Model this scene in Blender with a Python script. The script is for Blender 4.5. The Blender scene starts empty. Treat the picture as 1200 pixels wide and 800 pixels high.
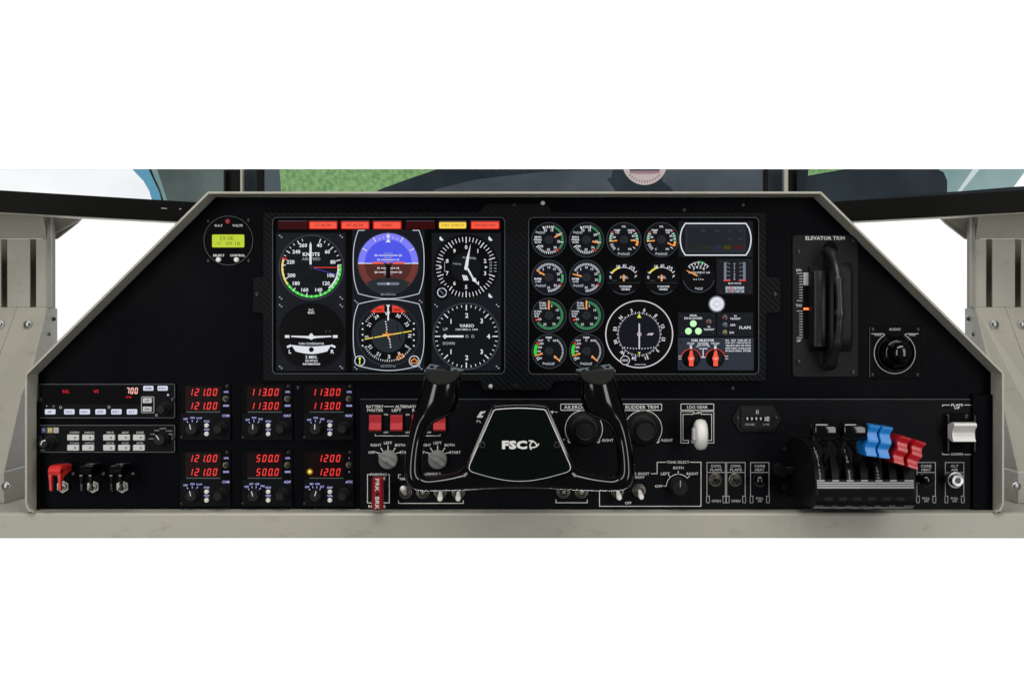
import bpy, bmesh, math, random
from math import sin, cos, radians, pi
random.seed(7)
C = bpy.context.scene.collection
SC = bpy.context.scene
# ---------------------------------------------------------------- camera
D = 1.5                                    # metres from lens to the panel face; 1 photo pixel = 1 mm there
cam_d = bpy.data.cameras.new('camera'); cam = bpy.data.objects.new('camera', cam_d); C.objects.link(cam)
cam.location = (0, -D, 0); cam.rotation_euler = (radians(90), 0, 0)
cam_d.sensor_width = 36; cam_d.lens = 36*D/1.2; cam_d.clip_start = .02; cam_d.clip_end = 100
SC.camera = cam
# ---------------------------------------------------------------- world, lamps, exposure
w = bpy.data.worlds.new('World'); SC.world = w; w.use_nodes = True
bg = w.node_tree.nodes['Background']; bg.inputs[0].default_value = (.86, .93, 1, 1); bg.inputs[1].default_value = .075
def area(name, loc, target, sx, sy, power, col=(1, 1, 1)):
    from mathutils import Vector
    l = bpy.data.lights.new(name, 'AREA'); l.shape = 'RECTANGLE'; l.size = sx; l.size_y = sy; l.energy = power; l.color = col
    o = bpy.data.objects.new(name, l); C.objects.link(o); o.location = loc
    o.rotation_euler = (Vector(target)-Vector(loc)).to_track_quat('-Z', 'Y').to_euler()
    return o
area('softbox_left', (-.9, -1.3, .15), (0, 0, -.05), .42, 1.5, 10.5, (1, .98, .95))
area('softbox_right', (.9, -1.3, .15), (0, 0, -.05), .42, 1.5, 10.5, (1, .98, .95))
area('softbox_top', (0, -.95, 1.7), (0, -.05, -.15), 1.8, .5, 24, (1, .985, .96))
area('added_backdrop_lamp_top', (0, 5.2, 4.2), (0, 7, .3), 9, .5, 500)  # unseen lamp, added only to push the backdrop to white
area('added_backdrop_lamp_bottom', (0, 5.2, -4.2), (0, 7, -.3), 9, .5, 500)  # second added lamp out of view, whitens the backdrop from below
SC.view_settings.view_transform = 'Standard'; SC.view_settings.look = 'None'
SC.view_settings.exposure = 0; SC.view_settings.gamma = 1; SC.view_settings.use_curve_mapping = False
# ---------------------------------------------------------------- materials
def lin(c):
    c = c/255
    return c/12.92 if c <= .04045 else ((c+.055)/1.055)**2.4
MATS = {}
def mat(name, base, rough=.5, spec=.5, metal=0, bump=0, bscale=900, vary=0, vscale=12, coat=0, tint=None, rvary=0):
    m = bpy.data.materials.new(name); m.use_nodes = True; MATS[name] = m
    nt = m.node_tree; b = nt.nodes['Principled BSDF']
    b.inputs['Base Color'].default_value = (*base, 1); b.inputs['Roughness'].default_value = rough
    b.inputs['Specular IOR Level'].default_value = spec; b.inputs['Metallic'].default_value = metal
    b.inputs['Coat Weight'].default_value = coat; b.inputs['Coat Roughness'].default_value = .04
    tc = nt.nodes.new('ShaderNodeTexCoord')
    if vary or rvary:
        n = nt.nodes.new('ShaderNodeTexNoise'); n.inputs['Scale'].default_value = vscale; n.inputs['Detail'].default_value = 6
        nt.links.new(tc.outputs['Object'], n.inputs['Vector'])
        if vary:
            mx = nt.nodes.new('ShaderNodeMix'); mx.data_type = 'RGBA'
            t = tint or base
            mx.inputs[6].default_value = (*[c*(1-vary) for c in base], 1); mx.inputs[7].default_value = (*[min(1, c*(1+vary)) for c in t], 1)
            nt.links.new(n.outputs['Fac'], mx.inputs[0]); nt.links.new(mx.outputs[2], b.inputs['Base Color'])
        if rvary:
            mr = nt.nodes.new('ShaderNodeMapRange'); mr.inputs['From Min'].default_value = .3; mr.inputs['From Max'].default_value = .7
            mr.inputs['To Min'].default_value = max(.02, rough-rvary); mr.inputs['To Max'].default_value = min(1, rough+rvary)
            nt.links.new(n.outputs['Fac'], mr.inputs['Value']); nt.links.new(mr.outputs[0], b.inputs['Roughness'])
    if bump:
        n2 = nt.nodes.new('ShaderNodeTexNoise'); n2.inputs['Scale'].default_value = bscale; n2.inputs['Detail'].default_value = 3
        nt.links.new(tc.outputs['Object'], n2.inputs['Vector'])
        bp = nt.nodes.new('ShaderNodeBump'); bp.inputs['Strength'].default_value = bump; bp.inputs['Distance'].default_value = .0006
        nt.links.new(n2.outputs['Fac'], bp.inputs['Height']); nt.links.new(bp.outputs[0], b.inputs['Normal'])
    return name
def glow(name, rgb, strength=1, base=.002, rough=.35):          # lit screen graphics, LEDs, back-lit legends
    m = bpy.data.materials.new(name); m.use_nodes = True; MATS[name] = m
    b = m.node_tree.nodes['Principled BSDF']
    b.inputs['Base Color'].default_value = (base, base, base, 1); b.inputs['Roughness'].default_value = rough
    b.inputs['Specular IOR Level'].default_value = .06
    b.inputs['Emission Color'].default_value = (*[lin(c) for c in rgb], 1); b.inputs['Emission Strength'].default_value = strength
    return name
mat('beige', (.40, .386, .325), .42, .4, bump=.25, bscale=500, vary=.10, vscale=9, rvary=.1)
mat('beige_shaded', (.25, .238, .182), .45, .3, bump=.22, bscale=700, vary=.08, vscale=6)  # same beige with shade of turned-away faces and recesses put into the colour
mat('panel_black', (.0006, .00095, .0022), .48, .045, bump=.35, bscale=1100, vary=.5, vscale=6, rvary=.1)
mat('subpanel', (.0017, .0021, .0036), .48, .085, bump=.5, bscale=1300, vary=.4, vscale=8, rvary=.08)
mat('textured', (.0050, .0056, .0072), .55, .2, bump=.9, bscale=800, vary=.3, vscale=40)
mat('void', (.0015, .0015, .002), .8, .1)
mat('black_plastic', (.0036, .0037, .004), .36, .2, bump=.15, bscale=900, rvary=.08, vscale=30)
mat('black_soft', (.0058, .0061, .0066), .55, .22, bump=.4, bscale=900)
mat('gloss_black', (.0010, .0010, .0012), .11, .55, rvary=.03, vscale=25)
mat('drum_black', (.0040, .0041, .0044), .5, .14, bump=.25, bscale=900, rvary=.08, vscale=30)
mat('grip_rubber', (.0085, .009, .0078), .6, .25, bump=.3, bscale=900)
mat('switch_grey', (.16, .20, .23), .5, .4, bump=.15)
mat('monitor_black', (.0042, .0042, .0032), .5, .09, bump=.15, vary=.2)
mat('steel', (.17, .165, .15), .36, .5, 1, rvary=.1, vscale=60)
mat('dark_steel', (.115, .105, .09), .40, .5, 1, rvary=.1, vscale=80)
mat('screw_black', (.016, .016, .017), .3, .5, .4)
mat('chrome', (.26, .265, .265), .34, .5, 1, rvary=.1, vscale=120)
mat('white_plastic', (.74, .73, .69), .35, .5, vary=.04, vscale=40)
mat('white_button', (.56, .56, .55), .42, .35, vary=.05, vscale=80)
mat('ink', (.70, .70, .68), .6, .2)
mat('ink_grey', (.42, .43, .43), .6, .2)
mat('edge_grey', (.06, .068, .072), .45, .3)
mat('red_plastic', (.62, .028, .022), .33, .45, vary=.08, vscale=60)
mat('red_dark', (.24, .005, .010), .3, .45, vary=.1, vscale=60)
mat('red_knob', (.40, .007, .012), .26, .5, vary=.1, vscale=70, rvary=.08)
mat('rocker_red', (.50, .03, .04), .38, .35, vary=.08, vscale=60)
mat('blue_knob', (.010, .19, .56), .30, .5, vary=.1, vscale=70, rvary=.08)
mat('knob_grey', (.20, .20, .19), .45, .4, bump=.2)
mat('stripe_grey', (.36, .36, .37), .5, .3)
mat('yoke_face', (.0006, .0026, .0022), .35, .12)
mat('backdrop_white', (.92, .92, .92), .9, .1)
mat('led_off_red', (.10, .006, .01), .2, .5); mat('led_off_blue', (.02, .10, .20), .2, .5); mat('led_off_green', (.12, .16, .01), .2, .5)
mat('dial_black', (.0035, .0038, .005), .3, .25)
mat('logo_blue', (.012, .03, .14), .5); mat('logo_yellow', (.35, .26, .02), .5)
glow('screen_off', (3, 3, 5), .6, .002, .4); MATS['screen_off'].node_tree.nodes['Principled BSDF'].inputs['Specular IOR Level'].default_value = .02
glow('lcd_white', (222, 225, 232)); glow('lcd_soft', (170, 176, 186)); glow('lcd_dim', (70, 76, 86)); glow('lcd_line', (196, 206, 218))
glow('lcd_plate', (19, 21, 27), 1, .003); glow('lcd_plate_light', (40, 46, 58), 1, .004); glow('lcd_dial', (12, 14, 18), 1, .003); glow('lcd_dial_blue', (15, 17, 27), 1, .003)
glow('lcd_grey_screen', (29, 33, 39), 1, .002); glow('lcd_hub', (32, 35, 42), 1, .004); glow('lcd_rim', (48, 54, 62), 1, .01); glow('lcd_ring', (206, 200, 206))
glow('lcd_green', (58, 205, 62)); glow('lcd_teal', (76, 158, 108)); glow('lcd_yellow', (236, 214, 92)); glow('lcd_lime', (218, 236, 74)); glow('lcd_red', (226, 66, 50)); glow('lcd_orange', (246, 158, 78)); glow('lcd_blue_line', (70, 66, 190))
glow('sky_outer', (126, 126, 248)); glow('sky_inner', (78, 86, 232)); glow('earth_outer', (112, 54, 50)); glow('earth_inner', (80, 40, 36)); glow('lcd_salmon', (224, 104, 84)); glow('lcd_slip', (112, 122, 134)); glow('lcd_shade', (36, 42, 46)); glow('lcd_black', (4, 4, 6), 1, .002)
glow('warn_red', (246, 90, 68)); glow('warn_glow', (190, 22, 14)); glow('warn_off', (52, 4, 6)); glow('warn_yellow', (250, 214, 78)); glow('warn_ink', (140, 40, 34)); glow('warn_ink_y', (150, 118, 40)); glow('warn_ink_off', (24, 0, 2)); glow('warn_edge', (70, 66, 78))
glow('digit_red', (255, 66, 62), 1.05); glow('digit_back', (17, 1, 2), 1, .002); glow('digit_bright', (255, 190, 180), 1.1); glow('digit_deep', (214, 16, 36))
glow('amber_led', (255, 226, 120), 1.3); glow('amber_halo', (150, 112, 10)); glow('legend_blue', (178, 176, 240)); glow('legend_btn', (196, 198, 222), .9, .2)
glow('lcd_yellowgreen', (186, 208, 10), .95, .05); glow('lcd_char', (96, 116, 12), 1, .02)
glow('led_orange', (255, 96, 44), 3.2); glow('led_green', (196, 255, 190), 1.05); glow('led_white', (236, 236, 244)); glow('led_red_dim', (150, 24, 44), .8, .05)
glow('view_grass', (118, 162, 100)); glow('view_grass_b', (98, 142, 84)); glow('view_road', (66, 74, 82)); glow('view_cowl', (30, 33, 38)); glow('view_frame', (74, 84, 92)); glow('view_disc', (186, 172, 170)); glow('view_disc_ink', (120, 104, 112)); glow('view_band', (150, 120, 130)); glow('view_cloud', (246, 248, 250)); glow('view_blue', (92, 148, 174)); glow('view_teal', (120, 150, 150)); glow('view_greyteal', (92, 104, 104)); glow('view_dark', (30, 36, 40)); glow('view_hull', (34, 44, 50)); glow('view_pale', (196, 210, 212)); glow('view_edge_green', (70, 140, 90))
for nm, c1, c2, sc_ in (('view_grass', (98, 138, 88), (134, 170, 116), 170), ('view_cloud', (236, 240, 244), (255, 255, 255), 5), ('view_greyteal', (70, 82, 80), (112, 124, 122), 6), ('view_hull', (30, 39, 45), (42, 52, 58), 12), ('view_road', (56, 64, 72), (74, 82, 90), 10), ('view_teal', (108, 138, 138), (140, 166, 166), 8)):
    nt = MATS[nm].node_tree; tc = nt.nodes.new('ShaderNodeTexCoord'); n = nt.nodes.new('ShaderNodeTexNoise'); n.inputs['Scale'].default_value = sc_; n.inputs['Detail'].default_value = 5
    r_ = nt.nodes.new('ShaderNodeValToRGB'); r_.color_ramp.elements[0].position = .35; r_.color_ramp.elements[1].position = .65
    r_.color_ramp.elements[0].color = (*[lin(c) for c in c1], 1); r_.color_ramp.elements[1].color = (*[lin(c) for c in c2], 1)
    nt.links.new(tc.outputs['Object'], n.inputs['Vector']); nt.links.new(n.outputs['Fac'], r_.inputs[0]); nt.links.new(r_.outputs[0], nt.nodes['Principled BSDF'].inputs['Emission Color'])
mat('wheel_black', (.0135, .0135, .013), .36, .45, bump=.2)
mat('disp_plate', (.012, .013, .017), .5, .3, bump=.2)
mat('lcd_lens', (.010, .012, .014), .12, .4)
for nm in ('beige', 'beige_shaded'):            # faint rubbed marks and specks in the paint
    nt = MATS[nm].node_tree; b = nt.nodes['Principled BSDF']; src = b.inputs['Base Color'].links[0].from_socket; tc = nt.nodes.new('ShaderNodeTexCoord')
    mp = nt.nodes.new('ShaderNodeMapping'); mp.inputs['Scale'].default_value = (1, 1, 2.6); n = nt.nodes.new('ShaderNodeTexNoise'); n.inputs['Scale'].default_value = 26; n.inputs['Detail'].default_value = 10; n.inputs['Roughness'].default_value = .7
    r_ = nt.nodes.new('ShaderNodeValToRGB'); r_.color_ramp.elements[0].position = .56; r_.color_ramp.elements[1].position = .70; r_.color_ramp.elements[0].color = (1, 1, 1, 1); r_.color_ramp.elements[1].color = (.80, .79, .76, 1)
    mx = nt.nodes.new('ShaderNodeMix'); mx.data_type = 'RGBA'; mx.blend_type = 'MULTIPLY'; mx.inputs[0].default_value = 1
    nt.links.new(tc.outputs['Object'], mp.inputs[0]); nt.links.new(mp.outputs[0], n.inputs['Vector']); nt.links.new(n.outputs['Fac'], r_.inputs[0]); nt.links.new(src, mx.inputs[6]); nt.links.new(r_.outputs[0], mx.inputs[7]); nt.links.new(mx.outputs[2], b.inputs['Base Color'])
# carbon-look plate: diagonal weave
m = MATS[mat('carbon', (.012, .014, .017), .5, .09)]
nt = m.node_tree; b = nt.nodes['Principled BSDF']; tc = nt.nodes.new('ShaderNodeTexCoord'); mp = nt.nodes.new('ShaderNodeMapping'); mp.inputs['Rotation'].default_value = (0, radians(45), 0)
wv = nt.nodes.new('ShaderNodeTexWave'); wv.wave_type = 'BANDS'; wv.bands_direction = 'X'; wv.inputs['Scale'].default_value = 62; wv.inputs['Distortion'].default_value = .6; wv.inputs['Detail'].default_value = 2
nt.links.new(tc.outputs['Object'], mp.inputs[0]); nt.links.new(mp.outputs[0], wv.inputs[0])
cr = nt.nodes.new('ShaderNodeValToRGB'); cr.color_ramp.elements[0].position = .25; cr.color_ramp.elements[1].position = .6
cr.color_ramp.elements[0].color = (.0010, .0014, .0021, 1); cr.color_ramp.elements[1].color = (.0036, .0047, .0060, 1)
nt.links.new(wv.outputs['Fac'], cr.inputs[0]); nt.links.new(cr.outputs[0], b.inputs['Base Color'])
bp = nt.nodes.new('ShaderNodeBump'); bp.inputs['Strength'].default_value = .35; bp.inputs['Distance'].default_value = .0008
nt.links.new(wv.outputs['Fac'], bp.inputs['Height']); nt.links.new(bp.outputs[0], b.inputs['Normal'])
# ---------------------------------------------------------------- builders
FR = {}                                    # frame of each thing: photo pixel of its base, height (mm) and metres per pixel
def sc_at(h): return .001*(D*1000-h)/(D*1000)
def P(px, py, Y): k = (D+Y)/(D*1000); return ((px-600)*k, Y, (400-py)*k)
def thing(name, label, cat, cx=0, cy=0, h=0, group=None, hs=None, world=None, kind=None):
    o = bpy.data.objects.new(name, None); C.objects.link(o); o.empty_display_size = .02
    o['label'] = label; o['category'] = cat
    if group: o['group'] = group
    if world is not None:
        o.location = world; FR[o.name] = ('w', world)
    else:
        s = sc_at(h if hs is None else hs)
        o.location = ((cx-600)*s, -h/1000, (400-cy)*s); FR[o.name] = ('p', cx, cy, h, s)
    return o
def frame_of(o):
    while o.name not in FR: o = o.parent
    return FR[o.name]
_txt = {}
def text_geo(s, bold):
    k = (s, bold)
    if k not in _txt:
        c = bpy.data.curves.new('t', 'FONT'); c.body = s; c.resolution_u = 2; c.offset = bold; c.space_character = 1.0+bold*1.5
        o = bpy.data.objects.new('t', c); me = o.to_mesh()
        v = [(p.co.x, p.co.y) for p in me.vertices]; f = [tuple(p.vertices) for p in me.polygons]
        o.to_mesh_clear(); bpy.data.objects.remove(o); bpy.data.curves.remove(c)
        xs = [p[0] for p in v]; ys = [p[1] for p in v]
        _txt[k] = (v, f, min(xs), max(xs), min(ys), max(ys))
    return _txt[k]
def off(pts, d, closed=True):              # mitred offset of a polyline (positive = to the left in px space)
    n = len(pts); out = []
    for i in range(n):
        a = pts[i-1] if (closed or i > 0) else None
        c = pts[(i+1) % n] if (closed or i < n-1) else None
        p = pts[i]; ns = []
        for q, r in ((a, p), (p, c)):
            if q is None or r is None: continue
            dx, dy = r[0]-q[0], r[1]-q[1]; L = math.hypot(dx, dy) or 1e-9; ns.append((-dy/L, dx/L))
        if len(ns) == 1: nx, ny = ns[0]; k = 1
        else:
            nx, ny = ns[0][0]+ns[1][0], ns[0][1]+ns[1][1]; L = math.hypot(nx, ny) or 1e-9; nx /= L; ny /= L
            k = 1/max(.35, nx*ns[0][0]+ny*ns[0][1])
        out.append((p[0]+nx*d*k, p[1]+ny*d*k))
    return out
def sarea(p): return sum(p[i-1][0]*p[i][1]-p[i][0]*p[i-1][1] for i in range(len(p)))/2
def inset(pts, d): return off(pts, d if sarea(pts) > 0 else -d)
def rr(x0, y0, x1, y1, r, n=4):
    o = []
    for cx, cy, a in ((x1-r, y0+r, -90), (x1-r, y1-r, 0), (x0+r, y1-r, 90), (x0+r, y0+r, 180)):
        for i in range(n+1): t = radians(a+90*i/n); o.append((cx+r*cos(t), cy+r*sin(t)))
    return o
def round_poly(pts, r, n=5):
    o = []; m_ = len(pts)
    for i, p in enumerate(pts):
        q = r[i] if isinstance(r, (list, tuple)) else r
        a = pts[i-1]; c = pts[(i+1) % m_]
        la = math.hypot(a[0]-p[0], a[1]-p[1]); lc = math.hypot(c[0]-p[0], c[1]-p[1]); q = min(q, la*.5, lc*.5)
        A = (p[0]+(a[0]-p[0])/la*q, p[1]+(a[1]-p[1])/la*q); B = (p[0]+(c[0]-p[0])/lc*q, p[1]+(c[1]-p[1])/lc*q)
        for k in range(n+1):
            t = k/n; o.append(((1-t)**2*A[0]+2*t*(1-t)*p[0]+t*t*B[0], (1-t)**2*A[1]+2*t*(1-t)*p[1]+t*t*B[1]))
    return o
def pol(cx, cy, r, a): return (cx+r*sin(radians(a)), cy-r*cos(radians(a)))
class MB:
    def __init__(s): s.v = []; s.f = []
    def add(s, v, f): k = len(s.v); s.v += v; s.f += [tuple(i+k for i in q) for q in f]; return s
    def poly(s, pts, h): return s.add([(x, y, h) for x, y in pts], [tuple(range(len(pts)))])
    def rect(s, x0, y0, x1, y1, h): return s.poly([(x0, y0), (x0, y1), (x1, y1), (x1, y0)], h)
    def disc(s, cx, cy, r, h, n=40): return s.poly([pol(cx, cy, r, -360*i/n) for i in range(n)], h)
    def arc(s, cx, cy, r0, r1, a0, a1, h, n=None):
        n = n or max(3, int(abs(a1-a0)/6)); v = []; f = []
        for i in range(n+1):
            a = a0+(a1-a0)*i/n; v += [(*pol(cx, cy, r0, a), h), (*pol(cx, cy, r1, a), h)]
            if i: f.append((2*i-2, 2*i-1, 2*i+1, 2*i))
        return s.add(v, f)
    def ring(s, cx, cy, r0, r1, h, n=48): return s.arc(cx, cy, r0, r1, 0, 360, h, n)
    def tick(s, cx, cy, r0, r1, a, w, h):
        p, q = pol(cx, cy, r0, a), pol(cx, cy, r1, a); nx, ny = cos(radians(a))*w/2, sin(radians(a))*w/2
        return s.poly([(p[0]-nx, p[1]-ny), (p[0]+nx, p[1]+ny), (q[0]+nx, q[1]+ny), (q[0]-nx, q[1]-ny)], h)
    def ticks(s, cx, cy, r0, r1, angs, w, h):
        for a in angs: s.tick(cx, cy, r0, r1, a, w, h)
        return s
    def stroke(s, pts, w, h, closed=False):
        L = off(pts, w/2, closed); R = off(pts, -w/2, closed); n = len(pts); f = []
        for i in range(n if closed else n-1): j = (i+1) % n; f.append((i, j, n+j, n+i))
        return s.add([(*p, h) for p in L]+[(*p, h) for p in R], f)
    def prism(s, pts, h0, h1, bev=0):
        n = len(pts); top = inset(pts, bev) if bev else pts
        rings = [(pts, h0), (pts, h1-bev)]+([(top, h1)] if bev else [])
        v = []; f = []
        for p, h in rings: v += [(x, y, h) for x, y in p]
        for k in range(len(rings)-1):
            for i in range(n): j = (i+1) % n; f.append((k*n+i, k*n+j, k*n+n+j, k*n+n+i))
        f.append(tuple(range((len(rings)-1)*n, len(rings)*n))); f.append(tuple(range(n-1, -1, -1)))
        return s.add(v, f)
    def box(s, x0, y0, x1, y1, h0, h1, bev=0): return s.prism([(x0, y0), (x1, y0), (x1, y1), (x0, y1)], h0, h1, bev)
    def lathe(s, cx, cy, prof, n=32, flute=0, fd=0, a0=0):
        v = []; f = []
        for k, (r, h) in enumerate(prof):
            for i in range(n):
                a = a0+360*i/n; q = r
                if flute and k in (flute if isinstance(flute, tuple) else ()): q = r*(1-fd*(i % 2))
                v.append((*pol(cx, cy, max(q, .001), a), h))
        for k in range(len(prof)-1):
            for i in range(n): j = (i+1) % n; f.append((k*n+i, k*n+j, k*n+n+j, k*n+n+i))
        f.append(tuple(range((len(prof)-1)*n, len(prof)*n)))
        return s.add(v, f)
    def loft(s, secs, cap=True):
        n = len(secs[0]); v = [p for q in secs for p in q]; f = []
        for k in range(len(secs)-1):
            for i in range(n): j = (i+1) % n; f.append((k*n+i, k*n+j, k*n+n+j, k*n+n+i))
        if cap: f.append(tuple(range(n-1, -1, -1))); f.append(tuple(range((len(secs)-1)*n, len(secs)*n)))
        return s.add(v, f)
    def text(s, t, cx, cy, H, h, W=None, bold=.02, rot=0, shear=0, al='c'):
        v, f, x0, x1, y0, y1 = text_geo(t, bold); k = H/(y1-y0 or 1); kx = W/(x1-x0) if W else k
        ox = {'c': (x0+x1)/2, 'l': x0, 'r': x1}[al]; c, n = cos(radians(rot)), sin(radians(rot)); out = []
        for x, y in v:
            X = (x-ox)*kx; Y = -(y-(y0+y1)/2)*k; X -= shear*Y
            out.append((cx+X*c-Y*n, cy+X*n+Y*c, h))
        return s.add(out, f)
    def bar3(s, a, b_, w, t):              # a bar between two (px,py,h) points, w wide in x, t thick
        import mathutils
        A = mathutils.Vector(a); B = mathutils.Vector(b_); d = (B-A).normalized(); u = mathutils.Vector((1, 0, 0)); u = (u-d*u.dot(d)).normalized(); q = d.cross(u)
        return s.loft([[tuple(p+u*(w/2*i)+q*(t/2*j)) for i, j in ((-1, -1), (1, -1), (1, 1), (-1, 1))] for p in (A, B)])
    def xf(s, fn): s.v = [fn(*p) for p in s.v]; return s
    def build(s, name, material, parent, smooth=False, ang=35):
        fr = frame_of(parent)
        if fr[0] == 'p':
            _, cx, cy, hb, k = fr; vs = [((x-cx)*k, -(h-hb)/1000, (cy-y)*k) for x, y, h in s.v]
        else: vs = [(p[0]-fr[1][0], p[1]-fr[1][1], p[2]-fr[1][2]) for p in s.v]
        me = bpy.data.meshes.new(name); me.from_pydata(vs, [], s.f); me.materials.append(MATS[material])
        bm = bmesh.new(); bm.from_mesh(me); bmesh.ops.recalc_face_normals(bm, faces=bm.faces); bm.to_mesh(me); bm.free()
        if smooth:
            for p in me.polygons: p.use_smooth = True
            me.set_sharp_from_angle(angle=radians(ang))
        o = bpy.data.objects.new(name, me); C.objects.link(o); o.parent = parent
        return o
def split_build(mb, name, material, parent, smooth=False):     # every loose piece becomes a part of its own
    par = list(range(len(mb.v)))
    def find(i):
        while par[i] != i: par[i] = par[par[i]]; i = par[i]
        return i
    for f in mb.f:
        for i in f[1:]: par[find(i)] = find(f[0])
    isl = {}
    for f in mb.f: isl.setdefault(find(f[0]), []).append(f)
    for fs in isl.values():
        q = MB(); ids = sorted({i for f in fs for i in f}); mp_ = {i: k for k, i in enumerate(ids)}
        q.add([mb.v[i] for i in ids], [tuple(mp_[i] for i in f) for f in fs]); q.build(name, material, parent, smooth)
def plate_holes(name, outer, holes, h0, h1, bev, material, parent):   # flat plate with openings, bevelled edges
    c = bpy.data.curves.new('p', 'CURVE'); c.dimensions = '2D'; c.fill_mode = 'BOTH'; c.extrude = (h1-h0)/2-bev; c.bevel_depth = bev; c.bevel_resolution = 1; c.offset = -bev
    for pts in [outer]+holes:
        sp = c.splines.new('POLY'); sp.points.add(len(pts)-1); sp.use_cyclic_u = True
        for p, (x, y) in zip(sp.points, pts): p.co = (x, y, 0, 1)
    o = bpy.data.objects.new('p', c); me = o.to_mesh(); mb = MB()
    mb.add([(p.co.x, p.co.y, p.co.z+(h0+h1)/2) for p in me.vertices], [tuple(p.vertices) for p in me.polygons])
    o.to_mesh_clear(); bpy.data.objects.remove(o); bpy.data.curves.remove(c)
    return mb.build(name, material, parent)
def screw(parent, x, y, h, r=3, m_='screw_black', slot='void'):
    o = MB().lathe(x, y, [(r, h-.5), (r, h+.6), (r*.8, h+1.3), (r*.45, h+1.5)], 14).build('screw', m_, parent, True)
    MB().stroke([(x-r*.45, y-r*.2), (x+r*.45, y+r*.2)], r*.3, h+1.75).build('slot', slot, o)
    return o
SEG = {'0': 'abcdef', '1': 'bc', '2': 'abged', '3': 'abgcd', '5': 'afgcd', '7': 'abc', '4': 'fgbc', '6': 'afgedc', '8': 'abcdefg', '9': 'abcdfg'}
def seven(mb, s, x, y, wd, ht, adv, t, h, shear=.16):      # x,y = left/top of the first digit
    for ch in s:
        if ch == '.': x0 = x-adv+wd+t*.75; mb.rect(x0-t*.5, y+ht-t, x0+t*.5, y+ht, h); continue
        if ch != ' ':
            g = t*.16; hw = ht/2
            boxes = {'a': (t*.5, 0, wd-t*.5, t), 'd': (t*.5, ht-t, wd-t*.5, ht), 'g': (t*.5, hw-t/2, wd-t*.5, hw+t/2), 'f': (0, g+t*.4, t, hw-g), 'e': (0, hw+g, t, ht-g-t*.4), 'b': (wd-t, g+t*.4, wd, hw-g), 'c': (wd-t, hw+g, wd, ht-g-t*.4)}
            for q in SEG[ch]:
                a, b_, c_, d = boxes[q]; mb.poly([(x+px+(ht-py)*shear, y+py) for px, py in ((a, b_), (a, d), (c_, d), (c_, b_))], h+(.05 if q in 'adg' else 0))
        x += adv
# ================================================================ setting
bd = MB()
ny = 9; v = []
prof = [(7, 3.2), (7, -3.2)]
for Y, Z in prof: v += [(-4.6, Y, Z), (4.6, Y, Z)]
bd.add(v, [(2*i, 2*i+1, 2*i+3, 2*i+2) for i in range(len(prof)-1)])
me = bpy.data.meshes.new('backdrop'); me.from_pydata(bd.v, [], bd.f); me.materials.append(MATS['backdrop_white'])
o = bpy.data.objects.new('backdrop', me); C.objects.link(o); o['kind'] = 'structure'

def hexa(mb, a, b_):                        # solid between two matching polygons of world points
    n = len(a); return mb.add(list(a)+list(b_), [tuple(range(n)), tuple(range(2*n-1, n-1, -1))]+[(i, (i+1) % n, n+(i+1) % n, n+i) for i in range(n)])
# ---- console ledge
t = thing('console_ledge', 'long beige painted metal ledge running under the black panel', 'ledge', world=(0, 0, -.225))
zt = -.1965; zb = -.2258; mb = MB()
prof = [(-.026, zt), (-.0285, zt-.0008), (-.03, zt-.003), (-.03, zb), (.36, zb), (.36, zt)]
mb.loft([[(x, Y, Z) for Y, Z in prof] for x in (-.80, .80)]).build('ledge_sheet', 'beige', t)
# ---- panel housing
def pf(px, py): return ((px-600), (py-400))
HB = [(29, 601), (29, 438), (243.5, 224.5), (962.5, 224.5), (1177, 436.5), (1177, 601)]
h_rim = 34; ks = (D*1000-h_rim)/(D*1000)
rim = [(600+(x-600)*ks, 400+(y-400)*ks) for x, y in HB]     # in panel-plane pixels
rim[0] = (rim[0][0], 596); rim[-1] = (rim[-1][0], 596)
t = thing('panel_housing', 'beige sheet metal housing framing the black panel with sloping upper corners', 'housing', 600, 596, 0)
inn = off(rim, 2.6 if sarea(rim) > 0 else -2.6, False)
names = ['side_cheek', 'sloping_cheek', 'top_cheek', 'sloping_cheek', 'side_cheek']
for i, nme in enumerate(names):
    mb = MB(); a, b_ = rim[i], rim[i+1]; c, d = inn[i+1], inn[i]
    if i == 0: front = [(a[0]+9, a[1]), (a[0]+3, a[1]-3), (a[0], a[1]-11), b_, c, (d[0], a[1]-10.5), (d[0]+2.5, a[1]-4), (d[0]+8, a[1])]
    elif i == 4: front = [a, (b_[0], b_[1]-11), (b_[0]-3, b_[1]-3), (b_[0]-9, b_[1]), (c[0]-8, b_[1]), (c[0]-2.5, b_[1]-4), (c[0], b_[1]-10.5), d]
    else: front = [a, b_, c, d]
    back = [a, b_, c, d]
    if i in (0, 4):                         # rounded lower front corner: front polygon at the rim, square at 16 mm
        mb.prism(front, h_rim-9, h_rim, .35); mb.prism(back, -60, h_rim-9.05)
    else: mb.prism(front, -60, h_rim, .35)
    mb.build(nme, 'beige', t)
# ---- black upper panel
t_panel = thing('dashboard', 'black powder coated upper instrument panel with sloping sides', 'panel', 600, 596, 0)
ins = off(inn, .3 if sarea(rim) > 0 else -.3, False)
MB().prism(ins, -6, 0).build('panel_sheet', 'panel_black', t_panel)
for x in (45, 1150):
    MB().box(x-5 if x < 99 else 1137, 462 if x > 99 else 470, x+3 if x < 99 else 1160, 595.6, .2, 5 if x < 99 else 8, .6).build('corner_trim', 'void' if x < 99 else 'panel_black', t_panel)
for x, y in ((801, 246), (603, 240.5), (870, 240), (350, 454), (858, 455)):
    screw(t_panel, x, y, 5 if x == 603 else 0, 2.6)
for x, y in ((636, 238.5), (575, 452.5)):
    MB().lathe(x, y, [(2.6, 4), (2.6, 6), (1.8, 7.2), (.6, 7.8)], 16).build('indicator_lamp', 'white_button', t_panel, True)
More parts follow.
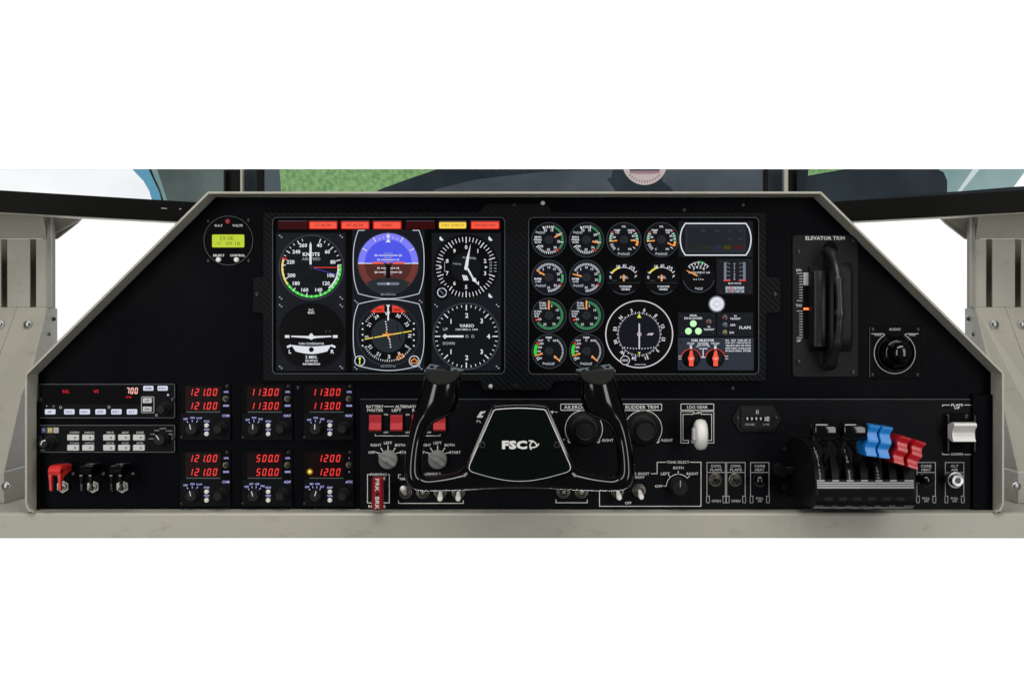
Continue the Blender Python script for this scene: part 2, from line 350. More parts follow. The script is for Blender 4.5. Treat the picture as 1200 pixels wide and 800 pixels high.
# ---- carbon bezel plate with two windows
t_bez = thing('display_bezel', 'dark carbon weave bezel plate with two display windows and side tabs', 'bezel plate', 600, 455, 0)
outer = round_poly([(309, 249), (563, 249), (568, 238.5), (641, 238.5), (646, 249), (897, 249), (897, 325), (914, 325), (914, 367), (897, 367), (897, 446.5), (648, 446.5), (645, 457), (566, 457), (563, 446.5), (309, 446.5), (309, 367), (297, 367), (297, 325), (309, 325)], 3, 3)
LW = rr(321.5, 256.5, 590.5, 436.5, 4, 3); RW = rr(620.5, 256.5, 887, 437, 4, 3)
plate_holes('bezel_sheet', outer, [LW, RW], 0.02, 5, .8, 'carbon', t_bez)
for wdw in (LW, RW):
    MB().stroke(inset(wdw, -1.1), .8, 5.15, True).build('window_edge', 'edge_grey', t_bez)
for x, y in ((303, 345), (906.5, 345), (603.5, 452)): screw(t_bez, x, y, 5, 2.8)
# ================================================================ displays
t = thing('flight_display', 'flat black screen behind the six large flight instruments', 'display', 456, 346, 0)
MB().box(320, 255, 592, 438, .05, 1).build('screen_glass', 'screen_off', t)
MB().rect(324, 273, 405, 434.5, 1.15).rect(413, 269, 497.5, 434.5, 1.15).rect(506, 273, 587, 434.5, 1.15).build('instrument_backing', 'lcd_plate', t)
mb = MB()
for x, y in ((329, 277), (400, 277), (329, 349), (400, 349), (329, 358), (400, 358), (329, 430), (400, 430), (417, 353), (493, 353), (417, 431), (493, 431), (511, 358), (583, 358), (583, 430)):
    mb.rect(x-1.8, y-1.6, x-.3, y-.3, 1.3).rect(x+.4, y+.5, x+2, y+1.8, 1.3)
split_build(mb, 'printed_screw_marks', 'lcd_soft', t)
t = thing('engine_display', 'flat black screen behind the small round engine gauges', 'display', 754, 346, 0)
MB().box(619, 255, 888.5, 438.5, .05, 1).build('screen_glass', 'screen_off', t)
def rim_ring(parent, cx, cy, r, material='lcd_rim', wd=1.6, hi=2.6, name='rim'):
    v = []; mb = MB(); n = 56; prof = [(r, 1.02), (r, hi-.5), (r-wd*.4, hi), (r-wd, hi-.5), (r-wd, 1.02)]; f = []
    for q, h in prof:
        for i in range(n): v.append((*pol(cx, cy, q, 360*i/n), h))
    for k in range(len(prof)-1):
        for i in range(n): j = (i+1) % n; f.append((k*n+i, k*n+j, k*n+n+j, k*n+n+i))
    return mb.add(v, f).build(name, material, parent, True, 60)
def needle(mb, cx, cy, a, r0, r1, w0, w1, h):
    p, q = pol(cx, cy, r0, a), pol(cx, cy, r1, a); c, s_ = cos(radians(a)), sin(radians(a))
    mb.prism([(p[0]-c*w0/2, p[1]-s_*w0/2), (p[0]+c*w0/2, p[1]+s_*w0/2), (q[0]+c*w1/2, q[1]+s_*w1/2), (q[0]-c*w1/2, q[1]-s_*w1/2)], h, h+.35); return mb
# annunciators
ANN = [(326, 360.5, None, 'warn_off', 'unlit dark red warning light at the left display corner above the airspeed dial', ''),
       (362, 395.5, 'LT ALTR', 'warn_red', 'lit red LT ALTR warning light above the airspeed dial', 'r'),
       (399.5, 433, 'RT ALTR', 'warn_red', 'lit red RT ALTR warning light', 'r'), (437, 470.5, 'START', 'warn_red', 'lit red START warning light over the attitude indicator', 'r'),
       (475.5, 509.5, None, 'warn_off', 'unlit dark red warning light between START and the yellow gyro light', ''),
       (513.5, 547.5, 'STBY GYRO P', 'warn_yellow', 'lit yellow STBY GYRO warning light above the altimeter', 'y'),
       (551.5, 585.5, 'LOW BUS VOLT', 'warn_red', 'lit red LOW BUS VOLT warning light above the altimeter', 'r')]
for x0, x1, tx, col, lab, k in ANN:
    t = thing('warning_light', lab, 'warning light', (x0+x1)/2, 264, 1, 'warning lights above the flight instruments')
    MB().prism(rr(x0, 259, x1, 268.6, .8, 2), 1.02, 1.5, .2).build('housing', 'warn_glow' if k == 'r' else ('warn_off' if not k else 'lcd_plate'), t)
    MB().rect(x0+.5, 258.6, x1-.5, 259.4, 1.62).build('top_edge', 'warn_edge', t)
    if k: MB().prism(rr(x0+1.2, 260.4, x1-1.2, 267.8, 1.3, 2), 1.55, 2.1, .3).build('lens', col, t)
    if tx: MB().text(tx, (x0+x1)/2, 264.1, 3.2, 2.2, W=min(26, len(tx)*2.7), bold=.01).build('lettering', 'warn_ink_y' if k == 'y' else 'warn_ink', t)
# ---- airspeed
cx, cy = 365, 313.5
t = thing('airspeed_indicator', 'round airspeed dial marked KNOTS with green and yellow arcs', 'gauge', cx, cy, 1)
rim_ring(t, cx, cy, 38.5); MB().disc(cx, cy, 37.4, 1.3, 56).build('dial', 'lcd_dial', t)
MB().arc(cx, cy, 32.6, 35.4, 84, 235, 1.6).build('green_arc', 'lcd_green', t)
MB().arc(cx, cy, 30.6, 32.5, 84, 140, 1.6).build('white_arc', 'lcd_white', t)
MB().arc(cx, cy, 33, 35.2, 235, 286, 1.6).build('yellow_arc', 'lcd_yellow', t)
MB().arc(cx, cy, 30, 36, 287, 290, 1.6).build('red_line', 'lcd_red', t)
A0 = [20+i*(320/23/1) for i in range(24)]
mb = MB()
for i, a in enumerate([18+i*(324/34) for i in range(35)]): mb.tick(cx, cy, 30.2 if i % 3 == 0 else 32.4, 35.2, a, 1.1 if i % 3 == 0 else .8, 1.85)
for s_, x, y in (('260', 355.5, 287.5), ('40', 374.3, 287.5), ('60', 383.8, 295), ('80', 390.3, 307), ('100', 388, 322.7), ('120', 382.5, 332), ('140', 373.7, 339.6), ('160', 357.3, 339.6), ('180', 347.3, 332), ('200', 341.6, 322.7), ('220', 340.7, 307), ('240', 347.5, 295)): mb.text(s_, x, y, 4.6, 1.9, bold=.03)
mb.text('KNOTS', 364.8, 298, 4.4, 1.9, W=20, bold=.035); mb.build('markings', 'lcd_white', t)
MB().text('AIRSPEED', 364.8, 303.5, 3.2, 1.9, W=21.5, bold=0).build('small_lettering', 'lcd_soft', t)
MB().prism([(363, 310), (363, 287), (364.2, 283.5), (365.4, 287), (365.4, 310)], 2.5, 2.9).build('needle', 'lcd_white', t)
needle(MB(), cx, cy, 90, 3, 34, .9, .9, 2.2).build('red_pointer', 'lcd_red', t)
needle(MB(), cx, cy, 106, 3, 33, .7, .7, 2.2).build('blue_pointer', 'lcd_blue_line', t)
MB().disc(cx, cy, 2.6, 3, 20).ring(cx, cy+6, 1, 1.6, 2.1, 16).build('hub', 'lcd_hub', t)
# ---- turn coordinator
cx, cy = 365, 394
t = thing('turn_coordinator', 'round black turn coordinator dial with white aeroplane symbol and ball', 'gauge', cx, cy, 1)
rim_ring(t, cx, cy, 39.5, 'lcd_dial'); MB().disc(cx, cy, 38, 1.3, 56).build('dial', 'lcd_black', t)
mb = MB().rect(334, 392.6, 339.3, 395.8, 1.7).rect(390.3, 392.6, 395.7, 395.8, 1.7)
mb.poly([(336, 405.5), (341, 403.3), (342, 405.6), (337, 407.8)], 1.7).poly([(393.6, 405.5), (388.6, 403.3), (387.6, 405.6), (392.6, 407.8)], 1.7)
mb.text('L', 340, 411.8, 4.6, 1.8, bold=.03).text('R', 389.7, 411.8, 4.6, 1.8, bold=.03).text('2 MIN.', 365, 418.3, 3.8, 1.8, W=14, bold=.02)
mb.text('NO PITCH', 365, 422.7, 2.4, 1.8, W=14, bold=.03).text('INFORMATION', 365, 426.4, 2.4, 1.8, W=20, bold=.03).text('TURN COORDINATOR', 365, 402.6, 2.6, 1.8, W=30, bold=.01)
mb.text('D.C.', 365, 363, 2.4, 1.8, W=6, bold=.03).text('ELEC.', 365, 366.3, 2.4, 1.8, W=8, bold=.03).build('markings', 'lcd_white', t)
MB().text('P', 382.5, 388.5, 2.6, 1.8).text('T', 386.5, 388.5, 2.6, 1.8).build('small_lettering', 'lcd_dim', t)
MB().prism([(341.5, 393.2), (362, 393.6), (364.2, 390.5), (365.8, 390.5), (368, 393.6), (388.5, 393.2), (388.5, 394.8), (371, 396), (369, 396.5), (361, 396.5), (359, 396), (341.5, 394.8)], 2.2, 2.7, .2).disc(365, 395.4, 2.5, 2.85, 20).build('aeroplane_symbol', 'lcd_white', t)
tp = [(341.5+47*i/12, 404+1.8*sin(pi*i/12)) for i in range(13)]; bt = [(383.5-37*i/12, 411.6+3*sin(pi*i/12)) for i in range(13)]
MB().poly(tp+bt, 1.9).build('slip_tube', 'lcd_white', t)
MB().disc(365, 409.5, 2.9, 2.2, 24).build('ball', 'lcd_black', t)
# ---- attitude indicator
def barrel(mb, x0, x1, y0, y1, inx, h, iny, wd=.9, top=True):
    n = 10; pts = []
    L = [(x0+inx*(1-sin(pi*i/n))**1.6, y1-iny-(y1-y0-2*iny)*i/n) for i in range(n+1)]; R = [(x1-(p[0]-x0), p[1]) for p in L]
    B = [(x0+inx+(x1-x0-2*inx)*i/n, y1-iny*(1-sin(pi*i/n))) for i in range(n+1)]; T = [(p[0], y0+(y1-p[1])) for p in B]
    if top: mb.stroke(L+T[1:-1]+R[::-1]+B[::-1][1:-1], wd, h, True)
    else: mb.stroke([(427.5, 270)]+L[::-1]+B[1:-1]+R+[(x1+x0-427.5, 270)], wd, h)
    return mb
cx, cy = 455, 308.5
t = thing('attitude_indicator', 'artificial horizon gauge with blue sky half and brown ground half', 'gauge', cx, cy, 1)
barrel(MB(), 414, 497, 264, 350, 6, 1.5, 6, top=False).build('outline', 'lcd_line', t)
rim_ring(t, cx, cy, 36.8, 'lcd_shade')
MB().disc(cx, cy, 35.9, 1.3, 56).build('backing', 'lcd_shade', t)
MB().arc(cx, cy, 27.5, 35.4, -90, 90, 1.6).build('sky_ring', 'sky_outer', t)
MB().poly([pol(cx, cy, 27.4, 90-180*i/30) for i in range(31)], 1.6).build('sky', 'sky_inner', t)
split_build(MB().arc(cx, cy, 27.5, 35.4, 90, 138, 1.6).arc(cx, cy, 27.5, 35.4, 222, 270, 1.6), 'ground_ring', 'earth_outer', t)
MB().poly([pol(cx, cy, 27.4, 90+180*i/30) for i in range(31)], 1.6).build('ground', 'earth_inner', t)
MB().prism([(429.5, 331), (436, 328.3), (445, 326.3), (455, 325.6), (465, 326.3), (474, 328.3), (480.5, 331), (475, 337), (466, 342.3), (455, 344.3), (444, 342.3), (435, 337)], 1.7, 2.2).build('lower_mask', 'lcd_shade', t)
mb = MB().ticks(cx, cy, 29, 35, (-60, -30, 30, 60), 1, 1.9).ticks(cx, cy, 29.5, 31.5, (-20, -10, 10, 20), .6, 1.9)
mb.rect(419.6, 307.9, 427.6, 309.2, 1.9).rect(482.5, 307.9, 490.4, 309.2, 1.9).rect(428, 308.2, 437, 309.2, 1.85).rect(474, 308.2, 482, 309.2, 1.85)
mb.poly([(452.2, 275.5), (457.8, 275.5), (455, 280)], 1.9).poly([(455, 279.5), (452, 284), (458, 284)], 1.95).poly([(454.4, 273), (455.6, 273), (455.2, 276), (454.8, 276)], 1.92)
for y, hw, nn in ((299.3, 11.5, '20'), (304.4, 8.5, '10'), (314.2, 8.5, '10'), (319, 11.5, '20')):
    mb.rect(cx-hw, y-.45, cx+hw, y+.45, 1.9)
    for sg in (-1, 1): mb.text(nn, cx+sg*(hw+2.8), y, 2.6, 1.9, bold=.03)
mb.build('markings', 'lcd_white', t)
mb = MB()
for y in (296.8, 301.8, 306.6, 311.5, 316.6, 321.5): mb.rect(cx-5, y-.3, cx+5, y+.3, 1.88)
mb.build('fine_markings', 'lcd_soft', t)
MB().prism([(436, 307), (449.5, 307), (449.5, 309.4), (436, 309.4)], 2.3, 2.7).prism([(460.5, 307), (474, 307), (474, 309.4), (460.5, 309.4)], 2.3, 2.7).lathe(455, 307.5, [(1.6, 2.3), (1.6, 2.8)], 12).build('wing_bars', 'lcd_salmon', t)
MB().poly([(450, 310), (460, 310), (457.6, 314), (457.6, 325.8), (452.4, 325.8), (452.4, 314)], 2.25).build('support_post', 'lcd_black', t)
MB().prism(rr(442, 331, 468, 334, 1.4, 3), 2.25, 2.5).build('slip_tube', 'lcd_slip', t)
MB().disc(455, 332.5, 1.2, 2.65, 16).build('ball', 'lcd_white', t)
MB().text('RENDERING', 455, 344.7, 2.4, 2.3, W=17, bold=.01).build('lettering', 'lcd_soft', t)
# ---- HSI
cx, cy = 455, 392.5
t = thing('heading_indicator', 'heading situation dial with red NAV and HDG flags and yellow course bar', 'gauge', cx, cy, 1)
barrel(MB(), 414, 497, 350.6, 434, 6, 1.5, 5.5).build('outline', 'lcd_line', t)
rim_ring(t, cx, cy, 37, 'lcd_shade'); MB().disc(cx, cy, 36, 1.3, 56).build('bezel_face', 'lcd_plate', t)
MB().disc(cx, cy, 32, 1.4, 48).build('compass_card', 'lcd_black', t); MB().disc(cx, cy+.5, 20, 1.6, 40).build('inner_disc', 'lcd_shade', t)
split_build(MB().poly([(428.5, 372), (428.5, 412), (425, 408), (421, 398), (421, 386), (425, 376)], 1.65).poly([(481.5, 372), (481.5, 412), (485, 408), (489, 398), (489, 386), (485, 376)], 1.65), 'side_mask', 'lcd_dial', t)
mb = MB(); mb.ticks(cx, cy, 29.2, 31.3, [-8+i*5 for i in range(72) if 28 < (i*5-8) % 360 < 62 or 118 < (i*5-8) % 360 < 242 or 298 < (i*5-8) % 360 < 332], .7, 1.85)
mb.ticks(cx, cy, 28.2, 31.3, [a for a in range(2, 360, 30) if 112 < a < 248], .9, 1.9)
for s_, a in (('W', -2), ('30', 28), ('33', 60), ('N', 92), ('3', 121), ('6', 149), ('E', 178), ('12', 207), ('15', 237), ('S', 266), ('21', 298), ('24', 327)):
    x, y = pol(cx, cy, 25.3, a); mb.text(s_, x, y, 4.2, 1.9, bold=.015, rot=a)
for x in (425, 485):
    for y in (379, 385.5, 392, 398.5, 405): mb.disc(x, y, 1, 1.95, 12)
for i, (x, y) in enumerate(((452, 377), (452.6, 380), (453, 383), (453.4, 386), (456.6, 397.7), (457, 400.5), (457.4, 403.5), (457.8, 406.5))): mb.disc(x, y, .85, 1.95, 10)
mb.build('markings', 'lcd_white', t)
for s_, x0, x1, sgn in (('NAV', 434, 450.4, -1), ('HDG', 459.6, 476, 1)):
    pts = [(434, 366), (439, 361.5), (444.5, 358.6), (450.4, 357.4), (450.4, 366)]
    if sgn > 0: pts = [(910-x, y) for x, y in pts]
    MB().prism(pts, 2.2, 2.5).build('flag', 'lcd_red', t); MB().text(s_, 444.5 if sgn < 0 else 465.6, 363, 2.8, 2.6, bold=.02).build('flag_lettering', 'warn_ink_off', t)
MB().rect(454.1, 357.2, 455.9, 375.4, 2.45).rect(453, 357.2, 457, 358.6, 2.5).build('lubber_line', 'lcd_white', t)
mb = MB()
for a, b_ in ((-27.5, -17.5), (-16.3, 16.3), (17.5, 27.5)): mb.stroke([(cx+a, cy-a*.175), (cx+b_, cy-b_*.175)], 1.3, 2.3)
mb.build('course_bar', 'lcd_yellow', t)
MB().stroke([(465, 379), (467.3, 391), (469.5, 401)], .8, 2).build('deviation_line', 'lcd_black', t)
MB().stroke([(452.5, 388), (456, 397)], 1.5, 2.55).stroke([(448.5, 392), (461, 391.5)], 1.5, 2.6).build('aeroplane_symbol', 'lcd_orange', t)
def bug(mb, x, y, s_, rot):
    p = [(-4, 2.8), (-4, -1.2), (-2, -1.2), (0, -3.6), (2, -1.2), (4, -1.2), (4, 2.8)]; c, n = cos(radians(rot)), sin(radians(rot))
    return mb.stroke([(x+(a*c-b_*n)*s_, y+(a*n+b_*c)*s_) for a, b_ in p], 1, 2.5, True)
split_build(MB().ring(421.7, 422.7, 5.2, 6.3, 2.3, 28).ring(485.5, 422.7, 5.2, 6.3, 2.3, 28), 'knob_ring', 'lcd_line', t)
split_build(MB().disc(421.7, 422.7, 5.2, 2.1, 28).disc(485.5, 422.7, 5.2, 2.1, 28), 'knob_face', 'lcd_black', t)
MB().stroke([(421.7, 418.5), (421.7, 426.8)], 1.3, 2.4).disc(421.7, 420, 1.4, 2.45, 12).build('course_mark', 'lcd_lime', t)
bug(bug(MB(), 485.5, 422.8, .85, 0), 469, 417.5, .95, -28).build('heading_mark', 'lcd_orange', t)
MB().text('RENDERING', 455, 428.6, 2.4, 2.3, W=17, bold=.01).build('lettering', 'lcd_soft', t)
# ---- altimeter
cx, cy = 546.3, 313
t = thing('altimeter', 'round altimeter dial numbered 0 to 9 with white pointers above the vario dial', 'gauge', cx, cy, 1)
rim_ring(t, cx, cy, 39, 'lcd_dial'); MB().disc(cx, cy, 38, 1.3, 56).build('dial', 'lcd_black', t); MB().disc(cx, cy, 17.5, 1.45, 40).build('inner_disc', 'lcd_dial', t)
mb = MB()
for i in range(50):
    a = i*7.2
    if 78 < a < 102: continue
    mb.tick(cx, cy, 28 if i % 5 == 0 else 30, 35.4, a, 1.15 if i % 5 == 0 else .8, 1.7)
for n_ in range(10): x, y = pol(cx, cy, 23.3, n_*36); mb.text(str(n_), x, y, 4.7, 1.8, bold=.025)
mb.poly([(568.3, 311.5), (568.3, 314.5), (571.6, 313)], 1.8).poly([(517.4, 311.5), (517.4, 314.5), (514, 313)], 1.8)
mb.build('markings', 'lcd_white', t)
mb = MB().text('ALTIMETER', 550, 302.2, 2.2, 1.8, W=16, bold=.01, rot=6).text('CALIBRATED', 535.5, 309.2, 1.9, 1.8, W=10, bold=0, rot=5)
for y in (307.5, 311, 314.5, 318): mb.text('29', 575, y, 2.3, 1.8, bold=0).rect(579, y-.4, 582, y+.3, 1.8)
mb.stroke([(525.5, 307.5), (521, 307.5), (521, 318), (525.5, 318)], .5, 1.8).build('small_lettering', 'lcd_soft', t)
mb = MB()
for i in range(3): x = 541.5+i*2; mb.poly([(x, 322.5+i*.3), (x+1.4, 322+i*.3), (x+3.6, 328), (x+2.2, 329)], 1.8)
mb.build('hatched_flag', 'lcd_white', t)
MB().prism([(544, 315.5), (546.5, 303), (551.8, 285.5), (550.4, 296), (548.6, 312), (547, 317)], 2.6, 3).build('long_pointer', 'lcd_white', t)
MB().prism([(547, 315), (549, 314), (555, 325.5), (557.5, 326), (559, 331.8), (553.5, 329), (553.5, 326.6)], 2.1, 2.4).build('short_pointer', 'lcd_white', t)
split_build(MB().ring(518, 342.8, 4.6, 5.7, 2.3, 28), 'knob_ring', 'lcd_line', t); split_build(MB().disc(518, 342.8, 9, 1.9, 28), 'knob_face', 'lcd_black', t); MB().stroke([(516, 340.5), (520, 345)], 1, 2.4).build('knob_slot', 'lcd_slip', t)
mb = MB()
for x, y in ((518, 279.3), (575.3, 279.3), (575.3, 346)): mb.poly([pol(x, y, 3, -45-180*i/10+5) for i in range(11)], 1.8)
split_build(mb, 'corner_screw', 'lcd_white', t)
# ---- vario
cx, cy = 546.5, 394
t = thing('vertical_speed_indicator', 'round VARIO climb dial with white needle resting on zero', 'gauge', cx, cy, 1)
rim_ring(t, cx, cy, 39.5); MB().disc(cx, cy, 38.3, 1.3, 56).build('dial', 'lcd_dial', t)
mb = MB()
for i in range(40):
    a = -90+i*9; mb.tick(cx, cy, 30.5 if i % 5 == 0 else 34, 36.8, a, 1.3 if i % 5 == 0 else .8, 1.6)
for s_, x, y in (('1', 528.5, 376.5), ('2', 547, 369.5), ('3', 564.5, 376), ('4', 572.5, 394), ('3', 564.5, 412), ('2', 547, 418.8), ('1', 528.5, 412), ('0', 521.5, 394)): mb.text(s_, x, y, 5.6, 1.7, bold=.025)
mb.text('VARIO', 547, 381.6, 3.8, 1.7, W=17, bold=.02).text('FEET/MIN x 1000', 547, 386, 2, 1.7, W=26, bold=.01).build('markings', 'lcd_white', t)
MB().text('UP', 522, 385.7, 3.4, 1.7, bold=.01).text('DOWN', 526, 402.2, 3.4, 1.7, W=14, bold=.01).ring(547.2, 394, 1.2, 1.7, 1.7, 16).ring(554, 394, 1.2, 1.7, 1.7, 16).build('small_lettering', 'lcd_soft', t)
MB().prism([(518, 394), (522, 393), (543.2, 392.8), (543.2, 395.2), (522, 395)], 2.3, 2.8).build('needle', 'lcd_white', t)
# ---- small engine gauges
def small(name, label, cx, cy, group, dial='lcd_dial', r=20.6):
    t = thing(name, label, 'gauge', cx, cy, 1, group)
    rim_ring(t, cx, cy, r, 'lcd_rim', 1.1, 2.3); MB().disc(cx, cy, r-.9, 1.3, 44).build('dial', dial, t); return t
def hub(t, cx, cy, r=5): MB().lathe(cx, cy, [(r, 1.7), (r, 2.6), (r*.8, 3.1), (r*.45, 3.1), (r*.4, 2.9)], 24).build('hub', 'lcd_hub', t, True)
def script(t, x, y, W): MB().text('Beechcraft', x, y, 2.6, 1.9, W=W, bold=.02, shear=.25).rect(x-W*.25, y+1.5, x+W*.45, y+1.9, 1.85).build('maker_lettering', 'lcd_soft', t)
for k, (cx, an, lab) in enumerate(((643.3, 66, 'manifold pressure gauge at the display corner, needle pointing up right'), (687.3, 106, 'manifold pressure gauge beside the oil gauge, needle pointing down right'))):
    cy = 281
    t = small('manifold_pressure_gauge', lab, cx, cy, 'manifold pressure gauges')
    MB().ticks(cx, cy, 14.6, 17.4, [18+i*6.2 for i in range(19)], .95, 1.6).build('green_arc', 'lcd_teal', t)
    MB().arc(cx, cy, 13.5, 17.4, 137, 143, 1.7).build('red_line', 'lcd_red', t)
    mb = MB().ticks(cx, cy, 13.6, 16.6, [-22+i*8 for i in range(6)]+[150+i*8 for i in range(12)], .8, 1.7).ticks(cx, cy, 12.6, 17.4, (-25, 17, 62, 100, 240), .8, 1.75)
    for s_, a in (('10', -20), ('15', 18), ('20', 60), ('25', 100), ('30', 141), ('35', 183), ('40', 229)): x, y = pol(cx, cy, 11.6, a); mb.text(s_, x, y, 2.8, 1.8, bold=.02)
    mb.text('MAN', cx-13, cy-3.2, 2.2, 1.8, W=7.5, bold=.03).text('PRESS', cx-13, cy, 2.2, 1.8, W=9, bold=.03).text('IN HG', cx-13, cy+3, 2.2, 1.8, W=7, bold=.03).build('markings', 'lcd_white', t)
    script(t, cx-10, cy-9, 11); hub(t, cx, cy); needle(MB(), cx, cy, an, 7, 16, 1.9, .9, 2.4).build('needle', 'lcd_orange', t)
for cx, an, lab in ((731, 95, 'oil temperature and pressure gauge beside the manifold gauges'), (775, 117, 'oil temperature and pressure gauge beside the grey rounded display')):
    cy = 281
    t = small('oil_gauge', lab, cx, cy, 'oil gauges')
    split_build(MB().arc(cx, cy, 14.8, 17.2, 262, 300, 1.6).arc(cx, cy, 14.8, 17.2, 60, 96, 1.6), 'green_arc', 'lcd_teal', t)
    MB().arc(cx, cy, 14.8, 17.6, 97, 115, 1.6).build('yellow_arc', 'lcd_orange', t); split_build(MB().arc(cx, cy, 14.4, 17.4, 302, 306, 1.6).arc(cx, cy, 14.4, 17.4, 50, 54, 1.6), 'red_line', 'lcd_red', t)
    mb = MB().ticks(cx, cy, 13.5, 17, (226, 234, 242, 250, 266, 276, 286, 296, 62, 74, 86, 128), .8, 1.75)
    for s_, x, y in (('TEMP', -8, -11), ('PRESS', 8.6, -11), ('OIL', 0, -15.5), ('120', -7.6, -8.4), ('100', 7.6, -8.4), ('80', -11, -3), ('80', 11, -4.4), ('40', 11.4, .5), ('C', -6.5, 11), ('PSI', 7, 11)): mb.text(s_, cx+x, cy+y, 2.3, 1.8, bold=.02)
    mb.build('markings', 'lcd_white', t); script(t, cx, cy+16, 14); hub(t, cx, cy)
    needle(needle(MB(), cx, cy, 263, 8, 17, 1.8, .9, 2.4), cx, cy, an, 8, 17, 1.8, .9, 2.4).build('needle', 'lcd_orange', t)
for cx, an, lab in ((643.3, 300, 'RPM gauge at the display edge, needle pointing up left'), (687.3, 284, 'RPM gauge beside the fuel gauge, needle nearly level')):
    cy = 325.2
    t = small('tachometer', lab, cx, cy, 'engine speed gauges', 'lcd_dial_blue')
    MB().ticks(cx, cy, 14.6, 17.2, [78+i*4 for i in range(9)], 1.3, 1.6).build('green_arc', 'lcd_teal', t); MB().arc(cx, cy, 14.4, 17.4, 119, 124, 1.6).build('red_line', 'lcd_red', t)
    mb = MB().ticks(cx, cy, 14.2, 17, [-58+i*6.6 for i in range(20)]+[128+i*6 for i in range(10)], .75, 1.7)
    for s_, a in (('5', 297), ('5', 325), ('10', 0), ('15', 33), ('20', 69), ('25', 103), ('30', 141), ('35', 182)): x, y = pol(cx, cy, 11.8, a); mb.text(s_, x, y, 2.8, 1.8, bold=.01)
    mb.text('RPM', cx-13, cy+1.6, 2.6, 1.8, W=8, bold=.02).text('x100', cx-13, cy+4.7, 2.1, 1.8, W=7, bold=.02).build('markings', 'lcd_white', t)
    script(t, cx-9.5, cy+9, 12); hub(t, cx, cy); needle(MB(), cx, cy, an, 6, 17, 2, 1.1, 2.4).build('needle', 'lcd_orange', t)
for cx, lab in ((731, 'fuel quantity gauge beside the RPM gauges'), (775.3, 'fuel quantity gauge beside the instrument air gauge')):
    cy = 325.5
    t = thing('fuel_gauge', lab, 'gauge', cx, cy, 1, 'fuel quantity gauges')
    rim_ring(t, cx, cy, 20.6, 'lcd_dial', 1.1, 2.3); MB().disc(cx, cy, 19.7, 1.3, 44).build('dial', 'lcd_black', t)
    MB().arc(cx, cy, 18.8, 20, 140, 220, 2.4).rect(cx-19, cy+5.6, cx+19, cy+6, 1.5).build('lower_lip', 'lcd_rim', t)
    c2 = cy+5
    MB().arc(cx, c2, 16.6, 18.6, 306, 345, 1.6).build('yellow_arc', 'lcd_yellow', t)
    mb = MB().arc(cx, c2, 16.8, 17.4, 345, 412, 1.65).ticks(cx, c2, 16.8, 20, (306, 340, 360, 382, 398, 410), .8, 1.75)
    for s_, x, y in (('E', -15.5, -.6), ('F', 14, -1.5), ('1/4', -6.5, -13.5), ('1/2', 1, -14.3), ('3/4', 10.5, -12)): mb.text(s_, cx+x, cy+y, 3.4 if s_ in 'EF' else 2.8, 1.8, bold=.015, rot={'E': -10, 'F': 25, '3/4': 22}.get(s_, 0))
    mb.text('FUEL', cx+.5, cy-.5, 2.8, 1.7, W=9.5, bold=0).text('74 GALLONS', cx+2, cy+10.2, 2.3, 1.8, W=14, bold=.03).text('USABLE', cx+2, cy+13.4, 2.3, 1.8, W=10, bold=.03).build('markings', 'lcd_white', t)
    MB().rect(cx-14, cy+3, cx-8, cy+3.5, 1.6).build('fine_print', 'lcd_dim', t)
    MB().box(cx-1.1, cy-3.6, cx+.9, cy+4, 2.2, 2.6).build('needle', 'lcd_orange', t)
cx, cy = 818.5, 324
t = thing('instrument_air_gauge', 'half dial instrument air gauge with orange needle and green segment', 'gauge', cx, cy, 1)
rim_ring(t, cx, cy, 19.5, 'lcd_dial', 1.1, 2.3); MB().disc(cx, cy, 18.6, 1.3, 44).build('dial', 'lcd_black', t)
MB().arc(cx, cy, 18, 19.2, 105, 255, 2.4).build('lower_lip', 'lcd_rim', t)
MB().arc(cx, cy, 15.8, 18, 358, 383, 1.65).build('green_arc', 'lcd_teal', t)
mb = MB().arc(cx, cy, 16.4, 17, 315, 404, 1.6).ticks(cx, cy, 13.4, 17, (-44, -30, -16, 0, 16, 30, 43), .9, 1.7)
for s_, a in (('3', -30), ('4', -10), ('5', 12), ('6', 33)): x, y = pol(cx, cy, 11.2, a); mb.text(s_, x, y, 3.6, 1.8, bold=.02)
mb.text('INSTRUMENT AIR', cx+1, cy-4.6, 2.3, 1.7, W=25, bold=0).text('IN HG', cx, cy+3.4, 1.4, 1.8, W=12, bold=0).build('markings', 'lcd_white', t); script(t, cx+.5, cy+13.6, 9)
MB().lathe(cx, cy, [(2.7, 1.5), (2.7, 2.8), (1, 3)], 20).build('hub', 'lcd_hub', t, True); needle(MB(), cx, cy, 296, 2, 15.5, 1.9, 1, 3.1).build('needle', 'lcd_orange', t)
